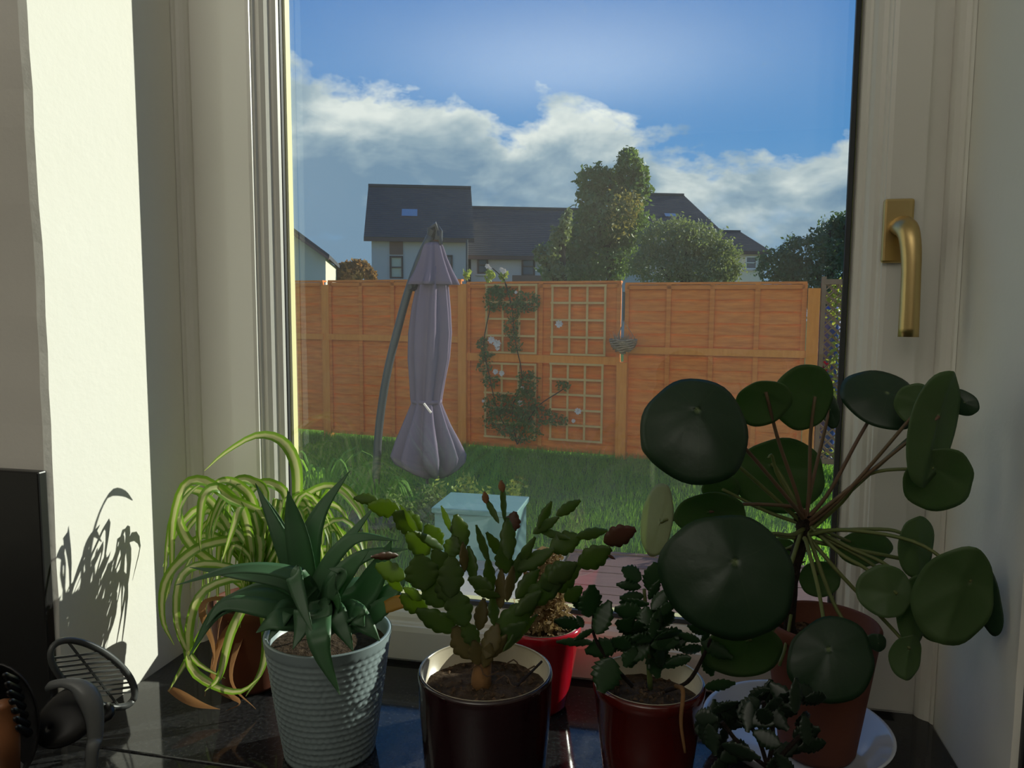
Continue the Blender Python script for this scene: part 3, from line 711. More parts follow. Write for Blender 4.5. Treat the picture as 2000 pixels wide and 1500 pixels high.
MB().tube([at(854, 440, UD), at(858, 462, UD - .03), at(862, 478, UD - .03)], [.012, .016, .012], 6).build('bracket', 'black_plastic', um)
MB().tube([at(812, 548, UD - .02), at(806, 562, UD - .02), at(800, 560, UD - .06)], [.03, .035, .02], 8).build('crank', 'black_plastic', um)
def pleated(name, rows, npl, amp, m, n=96, ph=0):
    """rows: (px centre, py, half width px, extra pleat)"""
    mb = MB(); vs = []; 
    for (cx, py, hw, ex) in rows:
        c = at(cx, py, UD); s = UD / F
        for j in range(n):
            a = 2 * math.pi * j / n; pl = 1 + (amp + ex) * math.sin(npl * a + ph + .6 * math.sin(2 * a)) + (amp * .3 + ex * .25) * math.sin((npl * 2 - 3) * a + ph + py * .012)
            r = hw * s * pl
            c2 = c + Vector((CX.x, CX.y, 0)).normalized() * r * math.cos(a) + Vector((-CX.y, CX.x, 0)).normalized() * r * .8 * math.sin(a)
            vs.append(c2)
    k = len(rows)
    fs = [(i * n + j, i * n + (j + 1) % n, (i + 1) * n + (j + 1) % n, (i + 1) * n + j) for i in range(k - 1) for j in range(n)]
    return mb.add(vs, fs).build(name, m, um, smooth=True, solid=.003)
can = pleated('canopy', [(846, 520, 20, 0), (844, 560, 27, 0), (842, 600, 32, 0), (841, 650, 36, .0), (839, 700, 35, .0), (836, 745, 30, 0), (834, 775, 27, 0), (834, 788, 26, -.02), (834, 800, 29, .02), (834, 830, 38, .06), (835, 860, 48, .1), (836, 890, 56, .14), (838, 905, 50, .2), (843, 920, 34, .25), (848, 932, 16, .3)], 8, .17, 'canopy')
pleated('vent_canopy', [(846, 474, 13, 0), (846, 482, 17, 0), (846, 505, 23, .02), (846, 530, 31, .06), (845, 548, 38, .1), (845, 556, 40, .12)], 7, .14, 'canopy', ph=1)
pleated('strap', [(834, 780, 28.5, 0), (834, 788, 28.5, 0)], 8, .02, 'canopy')
MB().bar(at(828, 788, UD - .18), at(842, 806, UD - .2), .012, .012).build('strap_end', 'petal_white', um)
MB().tube([at(834, 925, UD), at(834, 945, UD + .0)], .012, 6).build('mast_end', 'pole_metal', um)
# ---------------------------------------------------------------- houses
def hbase(ang): return Vector((math.cos(R_(ang)), math.sin(R_(ang)), 0))
def house(name, label, px0, px1, d, y_ridge, y_eave, roof_px=None, ang=18, depthm=6, wins=(), wall='house_wall', over=.35, hip=0):
    a0 = at(px0, 600, d); u = hbase(ang); v = Vector((-u.y, u.x, 0))
    # find length so that the far end falls on px1
    r1 = ray(px1, 600); r1.z = 0; a = Vector((a0.x, a0.y)); M = np.array([[u.x, -r1.x], [u.y, -r1.y]]); L = float(np.linalg.solve(M, [-a.x, -a.y])[0])
    zr = at(px0, y_ridge, d).z; ze = at(px0, y_eave, d).z; base = Vector((a0.x, a0.y, 0))
    dr = depthm / 2; zr = EYE + (zr - EYE) * (d + dr) / d      # the ridge lies further back
    o = thing(name, label, 'house', tuple(base))
    def P(x, y, zz): return base + u * x + v * y + Vector((0, 0, zz))
    MB().add([P(0, 0, -.3), P(L, 0, -.3), P(L, depthm, -.3), P(0, depthm, -.3), P(0, 0, ze), P(L, 0, ze), P(L, depthm, ze), P(0, depthm, ze), P(0, dr, zr - .1), P(L - hip, dr, zr - .1)],
             [(0, 1, 5, 4), (1, 2, 6, 9, 5), (2, 3, 7, 6), (3, 0, 4, 8, 7), (0, 3, 2, 1)]).build('wall', wall, o)
    e = over; rise = (zr - ze) / dr; nrow = 26
    # roof slope laid in courses: every course is a shallow step
    for side in (0, 1):
        vs = []; fs = []
        for i in range(nrow):
            t0, t1 = i / nrow, (i + 1) / nrow
            for (t, lift) in ((t0, .05), (t1, .02)):
                y = -e + (dr + e) * t; zz = ze - e * rise + (zr - ze + e * rise) * t + .08 + lift
                yy = y if side == 0 else depthm - y
                h0 = hip * t
                vs += [P(-e, yy, zz), P(L + e - h0, yy, zz)]
            b = i * 4; fs.append((b, b + 1, b + 3, b + 2))
            if i: fs.append((b - 2, b - 1, b + 1, b))
        MB().add(vs, fs).build('roof', 'roof_slate', o, solid=.05)
    MB().bar(P(-e, dr, zr + .14), P(L + e - hip, dr, zr + .14), .3, .12).build('ridge', 'roof_slate', o)
    MB().bar(P(-e, -e, ze - e * rise + .02), P(L + e, -e, ze - e * rise + .02), .1, .2).build('gutter', 'brown_trim', o)
    for (wx0, wx1, wy0, wy1, kind) in wins:
        def X_(px):
            r = ray(px, 600); M = np.array([[u.x, -r.x], [u.y, -r.y]]); return float(np.linalg.solve(M, [-a.x, -a.y])[0])
        x0, x1 = X_(wx0), X_(wx1); z1, z0 = at(px0, wy0, d).z, at(px0, wy1, d).z
        if kind == 'panel': MB().box((0, 0, 0), (1, 1, 1), Matrix(((u.x * (x1 - x0), v.x * .08, 0, (P(x0, -.05, z0)).x), (u.y * (x1 - x0), v.y * .08, 0, P(x0, -.05, z0).y), (0, 0, z1 - z0, z0), (0, 0, 0, 1)))).build('panel', 'panel_brown', o); continue
        if kind == 'skylight':
            def RS(px, py, lift):
                # point on the front slope
                x = X_(px); zz = EYE + (600 - py) / F * (d + 1.2); y = -e + (zz - (ze - e * rise)) / rise; return P(x, y, zz + lift)
            w_ = MB().add([RS(wx0, wy1, .16), RS(wx1, wy1, .16), RS(wx1, wy0, .16), RS(wx0, wy0, .16), RS(wx0, wy1, .0), RS(wx1, wy1, .0), RS(wx1, wy0, .0), RS(wx0, wy0, .0)], [(0, 1, 2, 3), (0, 4, 5, 1), (1, 5, 6, 2), (2, 6, 7, 3), (3, 7, 4, 0)]).build('skylight', 'brown_trim', o)
            MB().add([RS(wx0 + 1.5, wy1 - 1.5, .19), RS(wx1 - 1.5, wy1 - 1.5, .19), RS(wx1 - 1.5, wy0 + 1.5, .19), RS(wx0 + 1.5, wy0 + 1.5, .19)], [(0, 1, 2, 3)]).build('pane', 'sky_pane', w_); continue
        fr_ = 'white_upvc' if kind == 'white' else 'brown_trim'
        w_ = MB()
        for (c0, c1, e0, e1) in ((x0, x1, z1 - .09, z1), (x0, x1, z0, z0 + .09), (x0, x0 + .09, z0, z1), (x1 - .09, x1, z0, z1), (x0, x1, (z0 + z1) / 2 - .03, (z0 + z1) / 2 + .03)):
            w_.bar(P(c0, -.02, (e0 + e1) / 2), P(c1, -.02, (e0 + e1) / 2), .12, e1 - e0)
        w_ = w_.build('window', fr_, o)
        MB().bar(P(x0 + .02, .02, (z0 + z1) / 2), P(x1 - .02, .02, (z0 + z1) / 2), .06, z1 - z0 - .04).build('pane', 'bright_blind' if kind == 'blind' else 'house_glass', w_)
        MB().bar(P(x0 - .1, -.06, z0 - .05), P(x1 + .1, -.06, z0 - .05), .16, .08).build('sill', 'house_wall', w_)
    return o, P, L
mat('sky_pane', (.30, .38, .46), .3, .5)
hA, PA, LA = house('terraced_house', 'tall pale house with a dark slate roof and skylight behind the parasol', 727, 912, 39, 371, 458, wins=[(762, 788, 459, 497, 'panel'), (762, 788, 500, 544, 'blind'), (867, 884, 497, 535, 'brown'), (783, 817, 414, 432, 'skylight')], depthm=6)
MB().bar(at(912, 468, 38.6), at(912, 560, 38.6), .09, .09).build('downpipe', 'pole_metal', hA)
MB().bar(at(892, 426, 40), at(892, 438, 40), .1, .1).build('vent_pipe', 'petal_white', hA)
hB, PB, LB = house('terraced_house', 'lower pale terrace with a long slate roof, left of the big tree', 920, 1275, 41.5, 412, 495, wins=[(932, 953, 501, 535, 'brown'), (1018, 1044, 501, 538, 'brown')], depthm=7)
MB().bar(at(1003, 441, 43.5), at(1003, 449, 43.5), .08, .08).build('vent_pipe', 'petal_white', hB)
house('terraced_house', 'tall dark-roofed house half hidden behind the big tree', 1258, 1395, 46, 386, 452, wins=[(1305, 1330, 418, 428, 'skylight')], depthm=7, hip=1.3)
house('terraced_house', 'small cream house with a white-framed window, right of the big tree', 1392, 1489, 52, 456, 490, wins=[(1452, 1475, 500, 526, 'white')], depthm=6, wall='cream_wall', hip=.9)
# gabled house at the left: its gable end and verge face us
gh = thing('gabled_house', 'cream gabled house at the far left, its verge sloping down to the right', 'house', tuple(at(600, 600, 24)))
D = 24
A = lambda px, py, dd=0: at(px, py, D + dd)
def prism(pl, dd0, dd1, name, m):
    k = len(pl); vs = [A(x, y, dd0) for x, y in pl] + [A(x, y, dd0) + Vector((-.367, .93, 0)) * (dd1 - dd0) for x, y in pl]
    fs = [tuple(range(k)), tuple(range(2 * k - 1, k - 1, -1))] + [(i, (i + 1) % k, k + (i + 1) % k, k + i) for i in range(k)]
    return MB().add(vs, fs).build(name, m, gh)
prism([(400, 700), (636, 700), (636, 504), (545, 440), (400, 540)], 0, 7, 'wall', 'cream_wall')
prism([(545, 424), (643, 497), (643, 505), (545, 436)], -.35, 7.2, 'roof', 'roof_slate')
prism([(545, 424), (545, 436), (395, 545), (395, 535)], -.35, 7.2, 'roof', 'roof_slate')
prism([(545, 432), (643, 503), (642, 508), (545, 440)], -.42, -.3, 'bargeboard', 'panel_brown')
# brown fence beyond
tag(MB().bar(at(1000, 548, 36) + Vector((0, 0, -1.3)), at(1082, 549, 36) + Vector((0, 0, -1.3)), .1, 3.1).build('distant_fence', 'panel_brown'), 'brown boundary fence in front of the lower terrace', 'fence')
# ---------------------------------------------------------------- trees
def tree(name, label, blobs, d, n, leaf, m, trunk, seed, group=None):
    o = thing(name, label, 'tree', tuple(Vector((at(trunk[0], 600, d).x, at(trunk[0], 600, d).y, -.02))))
    s = d / F; bl = [(at(x, y, d + dz), (rx * s, max(rx, ry) * s * .8, ry * s), rx * ry / 400) for x, y, rx, ry, dz in blobs]
    V, Fc = cloud_leaves(bl, n, leaf, seed); np_obj('foliage', V, Fc, m, o, 'stuff')
    b = Vector((at(trunk[0], 600, d).x, at(trunk[0], 600, d).y, -.02)); tp = at(trunk[0], trunk[1], d)
    MB().tube(spline([b, b.lerp(tp, .5) + Vector((.05, 0, 0)), tp], 10), interp([.16 * d / 22, .1 * d / 22, .03], 10), 8).build('trunk', 'bark', o)
    for i, (x, y, rx, ry, dz) in enumerate(blobs[:7]):
        c = at(x, y, d + dz); st_ = b.lerp(tp, min(.85, max(.25, (c.z - .5) / max(tp.z, 1) * .7)))
        MB().tube([st_, st_.lerp(c, .6) + Vector((0, 0, .1)), c], [.05, .035, .015], 5).build('branch', 'bark', o)
    return o
tree('broadleaf_tree', 'tallest tree behind the fence, leafy with a twin-peaked dark crown', [(1160, 350, 34, 26, 0), (1190, 365, 40, 34, .5), (1150, 385, 26, 18, 0), (1230, 330, 28, 34, 0), (1228, 302, 18, 14, .2), (1238, 375, 34, 34, 0), (1180, 430, 62, 48, 0), (1120, 480, 48, 38, 0), (1175, 510, 70, 44, .3), (1225, 440, 42, 46, 0), (1250, 345, 18, 24, 0), (1110, 530, 56, 26, 0)], 22, 17000, .075, 'tree_leaf', (1190, 330), 1)
mat('turning_leaf', (.30, .25, .07), .6, .3, noise=(3, (.16, .19, .06), 2.5), trans=.3, tcol=(.5, .4, .08))
V, Fc = cloud_leaves([(at(1215, 420, 21), (.45, .3, .7), 1), (at(1235, 400, 21), (.3, .3, .4), .6)], 420, .07, 9); np_obj('autumn_foliage', V, Fc, 'turning_leaf', bpy.data.objects['broadleaf_tree'], 'stuff')
tree('broadleaf_tree', 'rounded grey-green bushy tree right of and below the tallest tree', [(1310, 470, 66, 44, 0), (1360, 480, 60, 46, .3), (1400, 510, 46, 40, 0), (1290, 520, 66, 36, 0), (1370, 530, 70, 26, 0), (1425, 530, 24, 22, 0)], 19, 15000, .045, 'tree_leaf_soft', (1340, 460), 2)
tree('sapling', 'pale yellow-green sapling in front of the terrace, left edge of the tallest tree', [(1105, 440, 12, 26, 0), (1092, 462, 18, 22, 0), (1070, 500, 24, 20, 0), (1055, 490, 14, 10, 0), (1085, 530, 26, 18, 0), (1110, 420, 8, 12, 0)], 18, 1800, .06, 'tree_leaf_soft', (1098, 425), 3)
tree('broadleaf_tree', 'dark spreading tree at the right beside the window frame', [(1580, 500, 66, 44, 0), (1640, 470, 50, 50, .4), (1520, 520, 44, 34, 0), (1600, 535, 90, 26, 0), (1630, 585, 80, 36, -.5), (1700, 470, 70, 60, .5), (1650, 440, 30, 26, 0)], 17, 15000, .05, 'tree_leaf_dark', (1620, 450), 4)
tree('autumn_tree', 'orange autumn bush between the gabled house and the tall house', [(690, 530, 26, 20, 0), (705, 525, 20, 16, 0), (672, 535, 18, 20, 0), (722, 538, 14, 14, 0)], 30, 3000, .10, 'autumn_leaf', (695, 515), 5)

# ================================================================ POTS AND PLANTS
def pot_at(px, py_mid_base=None, d=None, zz=ZT):
    r = at(px, 600, d); return Vector((r.x, r.y, zz))
def pot_from(px, py_rim, d):
    p = at(px, py_rim, d); return Vector((p.x, p.y, ZT)), p.z - ZT
def pot(name_, label, cat, c, H, rt, rb_, m_out, m_in=None, lip=.004, prof=None, n=64, sq=None, fill=.018, z0=0.0):
    o = thing(name_, label, cat, (c.x, c.y, c.z + z0)); t = .0045; z = z0 + .0008
    outp = prof or [(0, z), (rb_ * .92, z), (rb_, z + .006), (rb_ + (rt - rb_) * .5, z0 + H * .5), (rt - .001, z0 + H - .014), (rt, z0 + H - .012), (rt + lip * .3, z0 + H - .003), (rt - .0008, z0 + H)]
    inn = [(rt - .0022, z0 + H + .0006), (rt - t, z0 + H - .002), (rt - t - .001, z0 + H - fill - .01), (0, z0 + H - fill - .01)]
    if m_in:
        MB().lathe(outp + [(rt - .003, z0 + H - .0005), (rt - .003, z0 + H - .005)], n, tuple(c), sq, close=True).build('pot', m_out, o, smooth=True)
        MB().lathe([(rt - .0036, z0 + H - .012), (rt - .0030, z0 + H + .0004)] + inn, n, tuple(c), close=True).build('lining', m_in, o, smooth=True)
    else:
        MB().lathe(outp + inn, n, tuple(c), sq).build('pot', m_out, o, smooth=True)
    # soil: a bumpy disc
    mb = MB(); vs = [(c.x, c.y, c.z + z0 + H - fill)]; r0 = random.Random(int(c.x * 1000)); K = 36
    for i in range(1, 10):
        for j in range(K):
            a = 2 * math.pi * j / K; rr = (rt - t - .001) * i / 9
            vs.append((c.x + rr * math.cos(a), c.y + rr * math.sin(a), c.z + z0 + H - fill + r0.uniform(-.0018, .0022) + .004 * (1 - i / 9)))
    fs = [(0, 1 + j, 1 + (j + 1) % K) for j in range(K)] + [(1 + i * K + j, 1 + (i + 1) * K + j, 1 + (i + 1) * K + (j + 1) % K, 1 + i * K + (j + 1) % K) for i in range(8) for j in range(K)]
    so = mb.add(vs, fs).build('soil', 'soil', o, smooth=True)
    # crumbs
    cm = MB()
    for k in range(150):
        a = r0.uniform(0, 6.28); rr = (rt - t - .004) * math.sqrt(r0.random()); s = r0.uniform(.0008, .0028)
        p = Vector((c.x + rr * math.cos(a), c.y + rr * math.sin(a), c.z + z0 + H - fill + .004 * (1 - rr / rt) + s * .4)); M_ = Matrix.Rotation(r0.uniform(0, 6), 3, 'Z')
        vs = [p + M_ @ Vector(q) * s for q in ((1.4, 0, 0), (-1, .6, 0), (-.6, -.9, .1), (0, 0, 1), (.2, 0, -.8))]
        cm.add(vs, [(0, 1, 3), (1, 2, 3), (2, 0, 3), (1, 0, 4), (2, 1, 4), (0, 2, 4)])
    tag(cm.build('crumbs', 'soil_crumb', o), kind='stuff')
    return o
# ---- spider plant
c, H = pot_from(492, 1190, 1.02); H = .115
spi = pot('spider_plant', 'spider plant with striped yellow-green arching leaves in a terracotta pot', 'plant', c, H, .054, .040, 'terracotta', fill=.012)
crown = Vector((c.x, c.y, ZT + H - .005))
r0 = random.Random(12)
def clampin(p, m=.006):
    p = Vector(p); p.x = min(max(p.x, XL + m), XR - m); p.y = min(p.y, YG - .05)
    return p
def sleaf(pts, w=.0065, m='spider_leaf', base=True, tw=0, n=22, fold=.35):
    P = [clampin(at(x, y, min(d + .075, 1.045))) for x, y, d in pts]
    if base: P = [crown + Vector((r0.uniform(-.012, .012), r0.uniform(-.012, .012), 0))] + P
    return ribbon(P, [w * .5, w * .85, w, w, w * .8, w * .5, .0005], fold, n, face=(CN.x * .8, CN.y * .8, .75), twist=tw).build('leaf', m, spi, smooth=True)
hand = [  # measured arcs: (px, py, depth)
    [(570, 1060, .99), (582, 960, 1.0), (576, 900, 1.0), (548, 860, 1.0), (500, 852, 1.0), (440, 885, .99), (399, 920, .98)],
    [(520, 1020, .93), (450, 975, .90), (400, 940, .89), (360, 950, .88), (338, 1020, .88), (336, 1100, .88), (330, 1160, .88)],
    [(500, 1050, .92), (440, 960, .90), (400, 965, .88), (390, 1030, .87), (392, 1078, .87)],
    [(490, 1060, .90), (470, 990, .88), (455, 1030, .86), (432, 1100, .86)],
    [(520, 1060, .95), (420, 1060, .90), (360, 1090, .87), (322, 1140, .86), (318, 1210, .85), (340, 1260, .85)],
    [(480, 1120, .90), (400, 1100, .87), (350, 1130, .85), (345, 1220, .84), (380, 1290, .84), (440, 1325, .84)],
    [(600, 1040, 1.0), (650, 955, .98), (690, 970, .97), (712, 1020, .96), (715, 1080, .96)],
    [(580, 1020, .98), (620, 970, .97), (612, 960, .97), (600, 1010, .96), (596, 1050, .96)],
    [(560, 1010, .96), (640, 950, .96), (700, 1000, .94), (716, 1060, .94)],
    [(500, 1000, .94), (470, 950, .93), (430, 940, .93), (395, 975, .93)],
    [(520, 980, .95), (490, 940, .94), (455, 945, .93), (420, 1000, .92), (405, 1060, .92)],
    [(560, 990, .97), (530, 945, .96), (490, 960, .95), (450, 1040, .93), (430, 1130, .92)],
    [(470, 1130, .88), (400, 1150, .85), (370, 1210, .84), (370, 1300, .84), (420, 1340, .84), (470, 1350, .83), (510, 1320, .83)],
    [(460, 1170, .87), (420, 1200, .85), (360, 1300, .85), (330, 1350, .85)],
    [(500, 1150, .88), (455, 1230, .85), (430, 1320, .84), (400, 1350, .84)],
    [(430, 1110, .9), (370, 1060, .89), (350, 1000, .9), (380, 955, .92), (420, 935, .93)],
    [(540, 1000, .95), (600, 985, .95), (660, 990, .94), (690, 1040, .92)],
    [(500, 1120, .9), (520, 1220, .87), (514, 1300, .86), (480, 1360, .84)],
]
for i, h_ in enumerate(hand): sleaf(h_, .0064 if i != 0 else .0078, tw=r0.uniform(-.5, .5))
for k in range(84):
    sx = r0.uniform(-1, 1); ax = 520 + sx * 120 + r0.uniform(-25, 25); ay = r0.uniform(955, 1075); d0 = r0.uniform(.90, .99)
    ex = ax + sx * r0.uniform(20, 90) + r0.uniform(-30, 30); ex = min(max(ex, 318), 725); ey = ay + r0.uniform(60, 230)
    if ex > 560: ey = min(ey, 1130)
    sleaf([(520 + (ax - 520) * .45, (1150 + ay) / 2 - 10, d0), (ax, ay, d0 + .01), ((ax + ex) / 2 + sx * 14, ay + 10 + (ey - ay) * .25, d0), (ex, ey, d0 - .02)], r0.uniform(.0034, .0062), tw=r0.uniform(-1.4, 1.4), n=14)
for pts in ([(440, 1240, .88), (420, 1330, .86), (470, 1370, .86), (440, 1390, .85)], [(400, 1180, .88), (420, 1270, .86), (400, 1360, .86)], [(470, 1250, .9), (455, 1330, .87), (500, 1385, .87)], [(330, 1345, .86), (380, 1370, .86), (430, 1385, .86)], [(450, 1180, .9), (430, 1220, .88), (425, 1280, .87)]):
    sleaf(pts, .006, 'spider_dry', base=pts[0][0] > 350, tw=1.5)
# ---- rosette succulent in the woven grey pot
c, H = pot_from(641, 1232, .863)
def weave(r, w, i):
    return r
gp = thing('rosette_succulent', 'dark green pointed rosette succulent in a pale blue-grey woven-pattern pot', 'plant', (c.x, c.y, ZT))
mb = MB(); NR, NA = 60, 288; rt_, rb_ = .0705, .0505; vs = []; uvs = []
for i in range(NR + 1):
    u = i / NR; r = rb_ + (rt_ - rb_) * (u ** .9)
    for j in range(NA):
        a = 2 * math.pi * j / NA
        row = int(u * 20); cellu = u * 20 - row; ca = (j / NA * 48 + .5 * (row % 2) + .12 * math.sin(row * 1.9)); fa = ca - math.floor(ca)
        b = (math.sin(math.pi * min(max(cellu, 0), 1)) ** .45) * (math.sin(math.pi * fa) ** .35)
        amp = .0018 if .03 < u < .93 else 0
        vs.append((c.x + (r + amp * (b - 1)) * math.cos(a), c.y + (r + amp * (b - 1)) * math.sin(a), ZT + .0008 + H * u)); uvs.append((j / NA, u))
fs = [(i * NA + j, i * NA + (j + 1) % NA, (i + 1) * NA + (j + 1) % NA, (i + 1) * NA + j) for i in range(NR) for j in range(NA)] + [tuple(range(NA - 1, -1, -1))]
mb.add(vs, fs, uvs).build('pot', 'grey_pot', gp, smooth=True)
MB().lathe([(rt_ - .0002, H - .001), (rt_ - .001, H + .0012), (rt_ - .004, H + .0012), (rt_ - .006, H - .003), (rt_ - .008, H - .03), (0, H - .03)], 64, tuple(c), close=True).build('rim', 'grey_pot', gp, smooth=True)
MB().lathe([(rt_ - .0072, H - .015), (.03, H - .011), (.0, H - .009)], 40, tuple(c), close=True).build('soil', 'soil', gp, smooth=True)
def al(pts, w, m='aloe', teeth=0, face=None, th=.28, name='leaf'):
    s = .84 / F; P = [at(x, y, d) for x, y, d in pts]
    ws = [w * s * .5 * k for k in (.85, 1, 1, .92, .78, .56, .3, .03)]
    return fleshy(P, ws, th, 22, face=face or tuple(CN * .8 + Vector((0, 0, .6))), teeth=teeth).build(name, m, gp, smooth=True)
B_ = (610, 1190, .86)
al([(595, 1180, .85), (575, 1110, .85), (543, 1040, .85), (499, 944, .86)], 48)
al([(590, 1170, .86), (565, 1080, .87), (535, 1010, .88), (512, 965, .88)], 34)
al([(600, 1180, .84), (586, 1080, .83), (572, 1010, .83), (562, 958, .83)], 50)
al([(605, 1180, .85), (602, 1080, .85), (625, 1000, .86), (683, 920, .87)], 50)
al([(620, 1180, .86), (640, 1100, .87), (690, 1040, .88), (735, 985, .89)], 30)
al([(610, 1160, .83), (650, 1090, .83), (700, 1050, .83), (778, 1056, .83)], 34)
al([(620, 1170, .84), (680, 1105, .83), (730, 1080, .83), (800, 1072, .83)], 34)
al([(620, 1185, .83), (580, 1125, .81), (470, 1110, .79), (343, 1143, .78)], 34, face=(CN.x, CN.y, 1.3))
al([(610, 1190, .85), (560, 1140, .84), (450, 1120, .84), (370, 1108, .84)], 30, face=(CN.x, CN.y, 1.3))
al([(600, 1215, .84), (520, 1170, .81), (430, 1190, .79), (369, 1282, .78)], 44)
al([(600, 1215, .84), (530, 1190, .80), (440, 1180, .79), (400, 1225, .78)], 40)
al([(615, 1210, .86), (540, 1160, .86), (500, 1150, .86), (430, 1170, .86)], 40)
al([(610, 1160, .82), (575, 1120, .79), (590, 1180, .77), (612, 1240, .76)], 34)
al([(625, 1170, .82), (622, 1230, .76), (630, 1280, .75), (664, 1357, .75)], 46)
al([(640, 1190, .84), (700, 1170, .83), (740, 1110, .83), (765, 1055, .83)], 64)
al([(650, 1200, .84), (720, 1190, .83), (770, 1150, .83), (800, 1120, .84)], 50)
al([(650, 1215, .84), (710, 1210, .82), (760, 1180, .81), (815, 1178, .81)], 46, teeth=1)
al([(752, 1186, .809), (780, 1176, .808), (805, 1176, .808), (826, 1182, .808)], 28, 'aloe_tip', 0)
al([(640, 1200, .83), (650, 1150, .80), (690, 1100, .79), (720, 1075, .79)], 52)
al([(630, 1200, .83), (640, 1160, .79), (668, 1120, .78), (640, 1110, .78)], 34)
al([(640, 1210, .84), (690, 1200, .79), (700, 1210, .785), (712, 1224, .785)], 48)
al([(620, 1215, .84), (560, 1210, .80), (530, 1215, .79), (500, 1236, .79)], 50)
for pts, w_ in (([(600, 1220, .85), (560, 1190, .81), (545, 1215, .795), (524, 1252, .785)], 44), ([(620, 1225, .84), (600, 1190, .80), (590, 1225, .785), (572, 1268, .775)], 48), ([(640, 1225, .84), (680, 1195, .80), (715, 1222, .79), (742, 1252, .79)], 50),
               ([(640, 1225, .83), (650, 1195, .79), (670, 1230, .78), (690, 1272, .775)], 46), ([(620, 1225, .83), (628, 1190, .79), (622, 1235, .775), (612, 1276, .77)], 46), ([(600, 1215, .87), (560, 1170, .88), (530, 1170, .89), (505, 1200, .90)], 44), ([(650, 1200, .87), (690, 1150, .89), (720, 1150, .90), (750, 1190, .90)], 50), ([(640, 1200, .88), (640, 1140, .90), (660, 1110, .90), (690, 1090, .90)], 40)):
    al(pts, w_)
al([(650, 1215, .82), (655, 1180, .785), (648, 1150, .78), (655, 1120, .78)], 26)
# ---- dry moss in the red pot behind
c, H = pot_from(1058, 1215, .965)
rp = pot('mossy_pot', 'bright red glazed pot of dry brown moss at the foot of the window', 'plant pot', c, H, .0485, .033, 'red_glaze', 'cream_glaze', fill=.008)
V, Fc = cloud_leaves([(Vector((c.x, c.y, ZT + H + .01)), (.036, .036, .022), 1.2), (Vector((c.x + .004, c.y, ZT + H + .042)), (.030, .030, .030), 1.2), (Vector((c.x + .004, c.y, ZT + H + .075)), (.019, .019, .020), .6)], 2200, .0045, 31)
np_obj('moss', V, Fc, 'dry_moss', rp, 'stuff')
for k in range(5):
    a = k * 1.3; MB().tube(spline([c + Vector((0, 0, H)), c + Vector((.018 * math.cos(a), .012 * math.sin(a), H + .03)), c + Vector((.03 * math.cos(a), .02 * math.sin(a), H + .06 + .006 * k))], 8), interp([.003, .002, .001], 8), 5).build('stalk', 'cactus_trunk', rp)
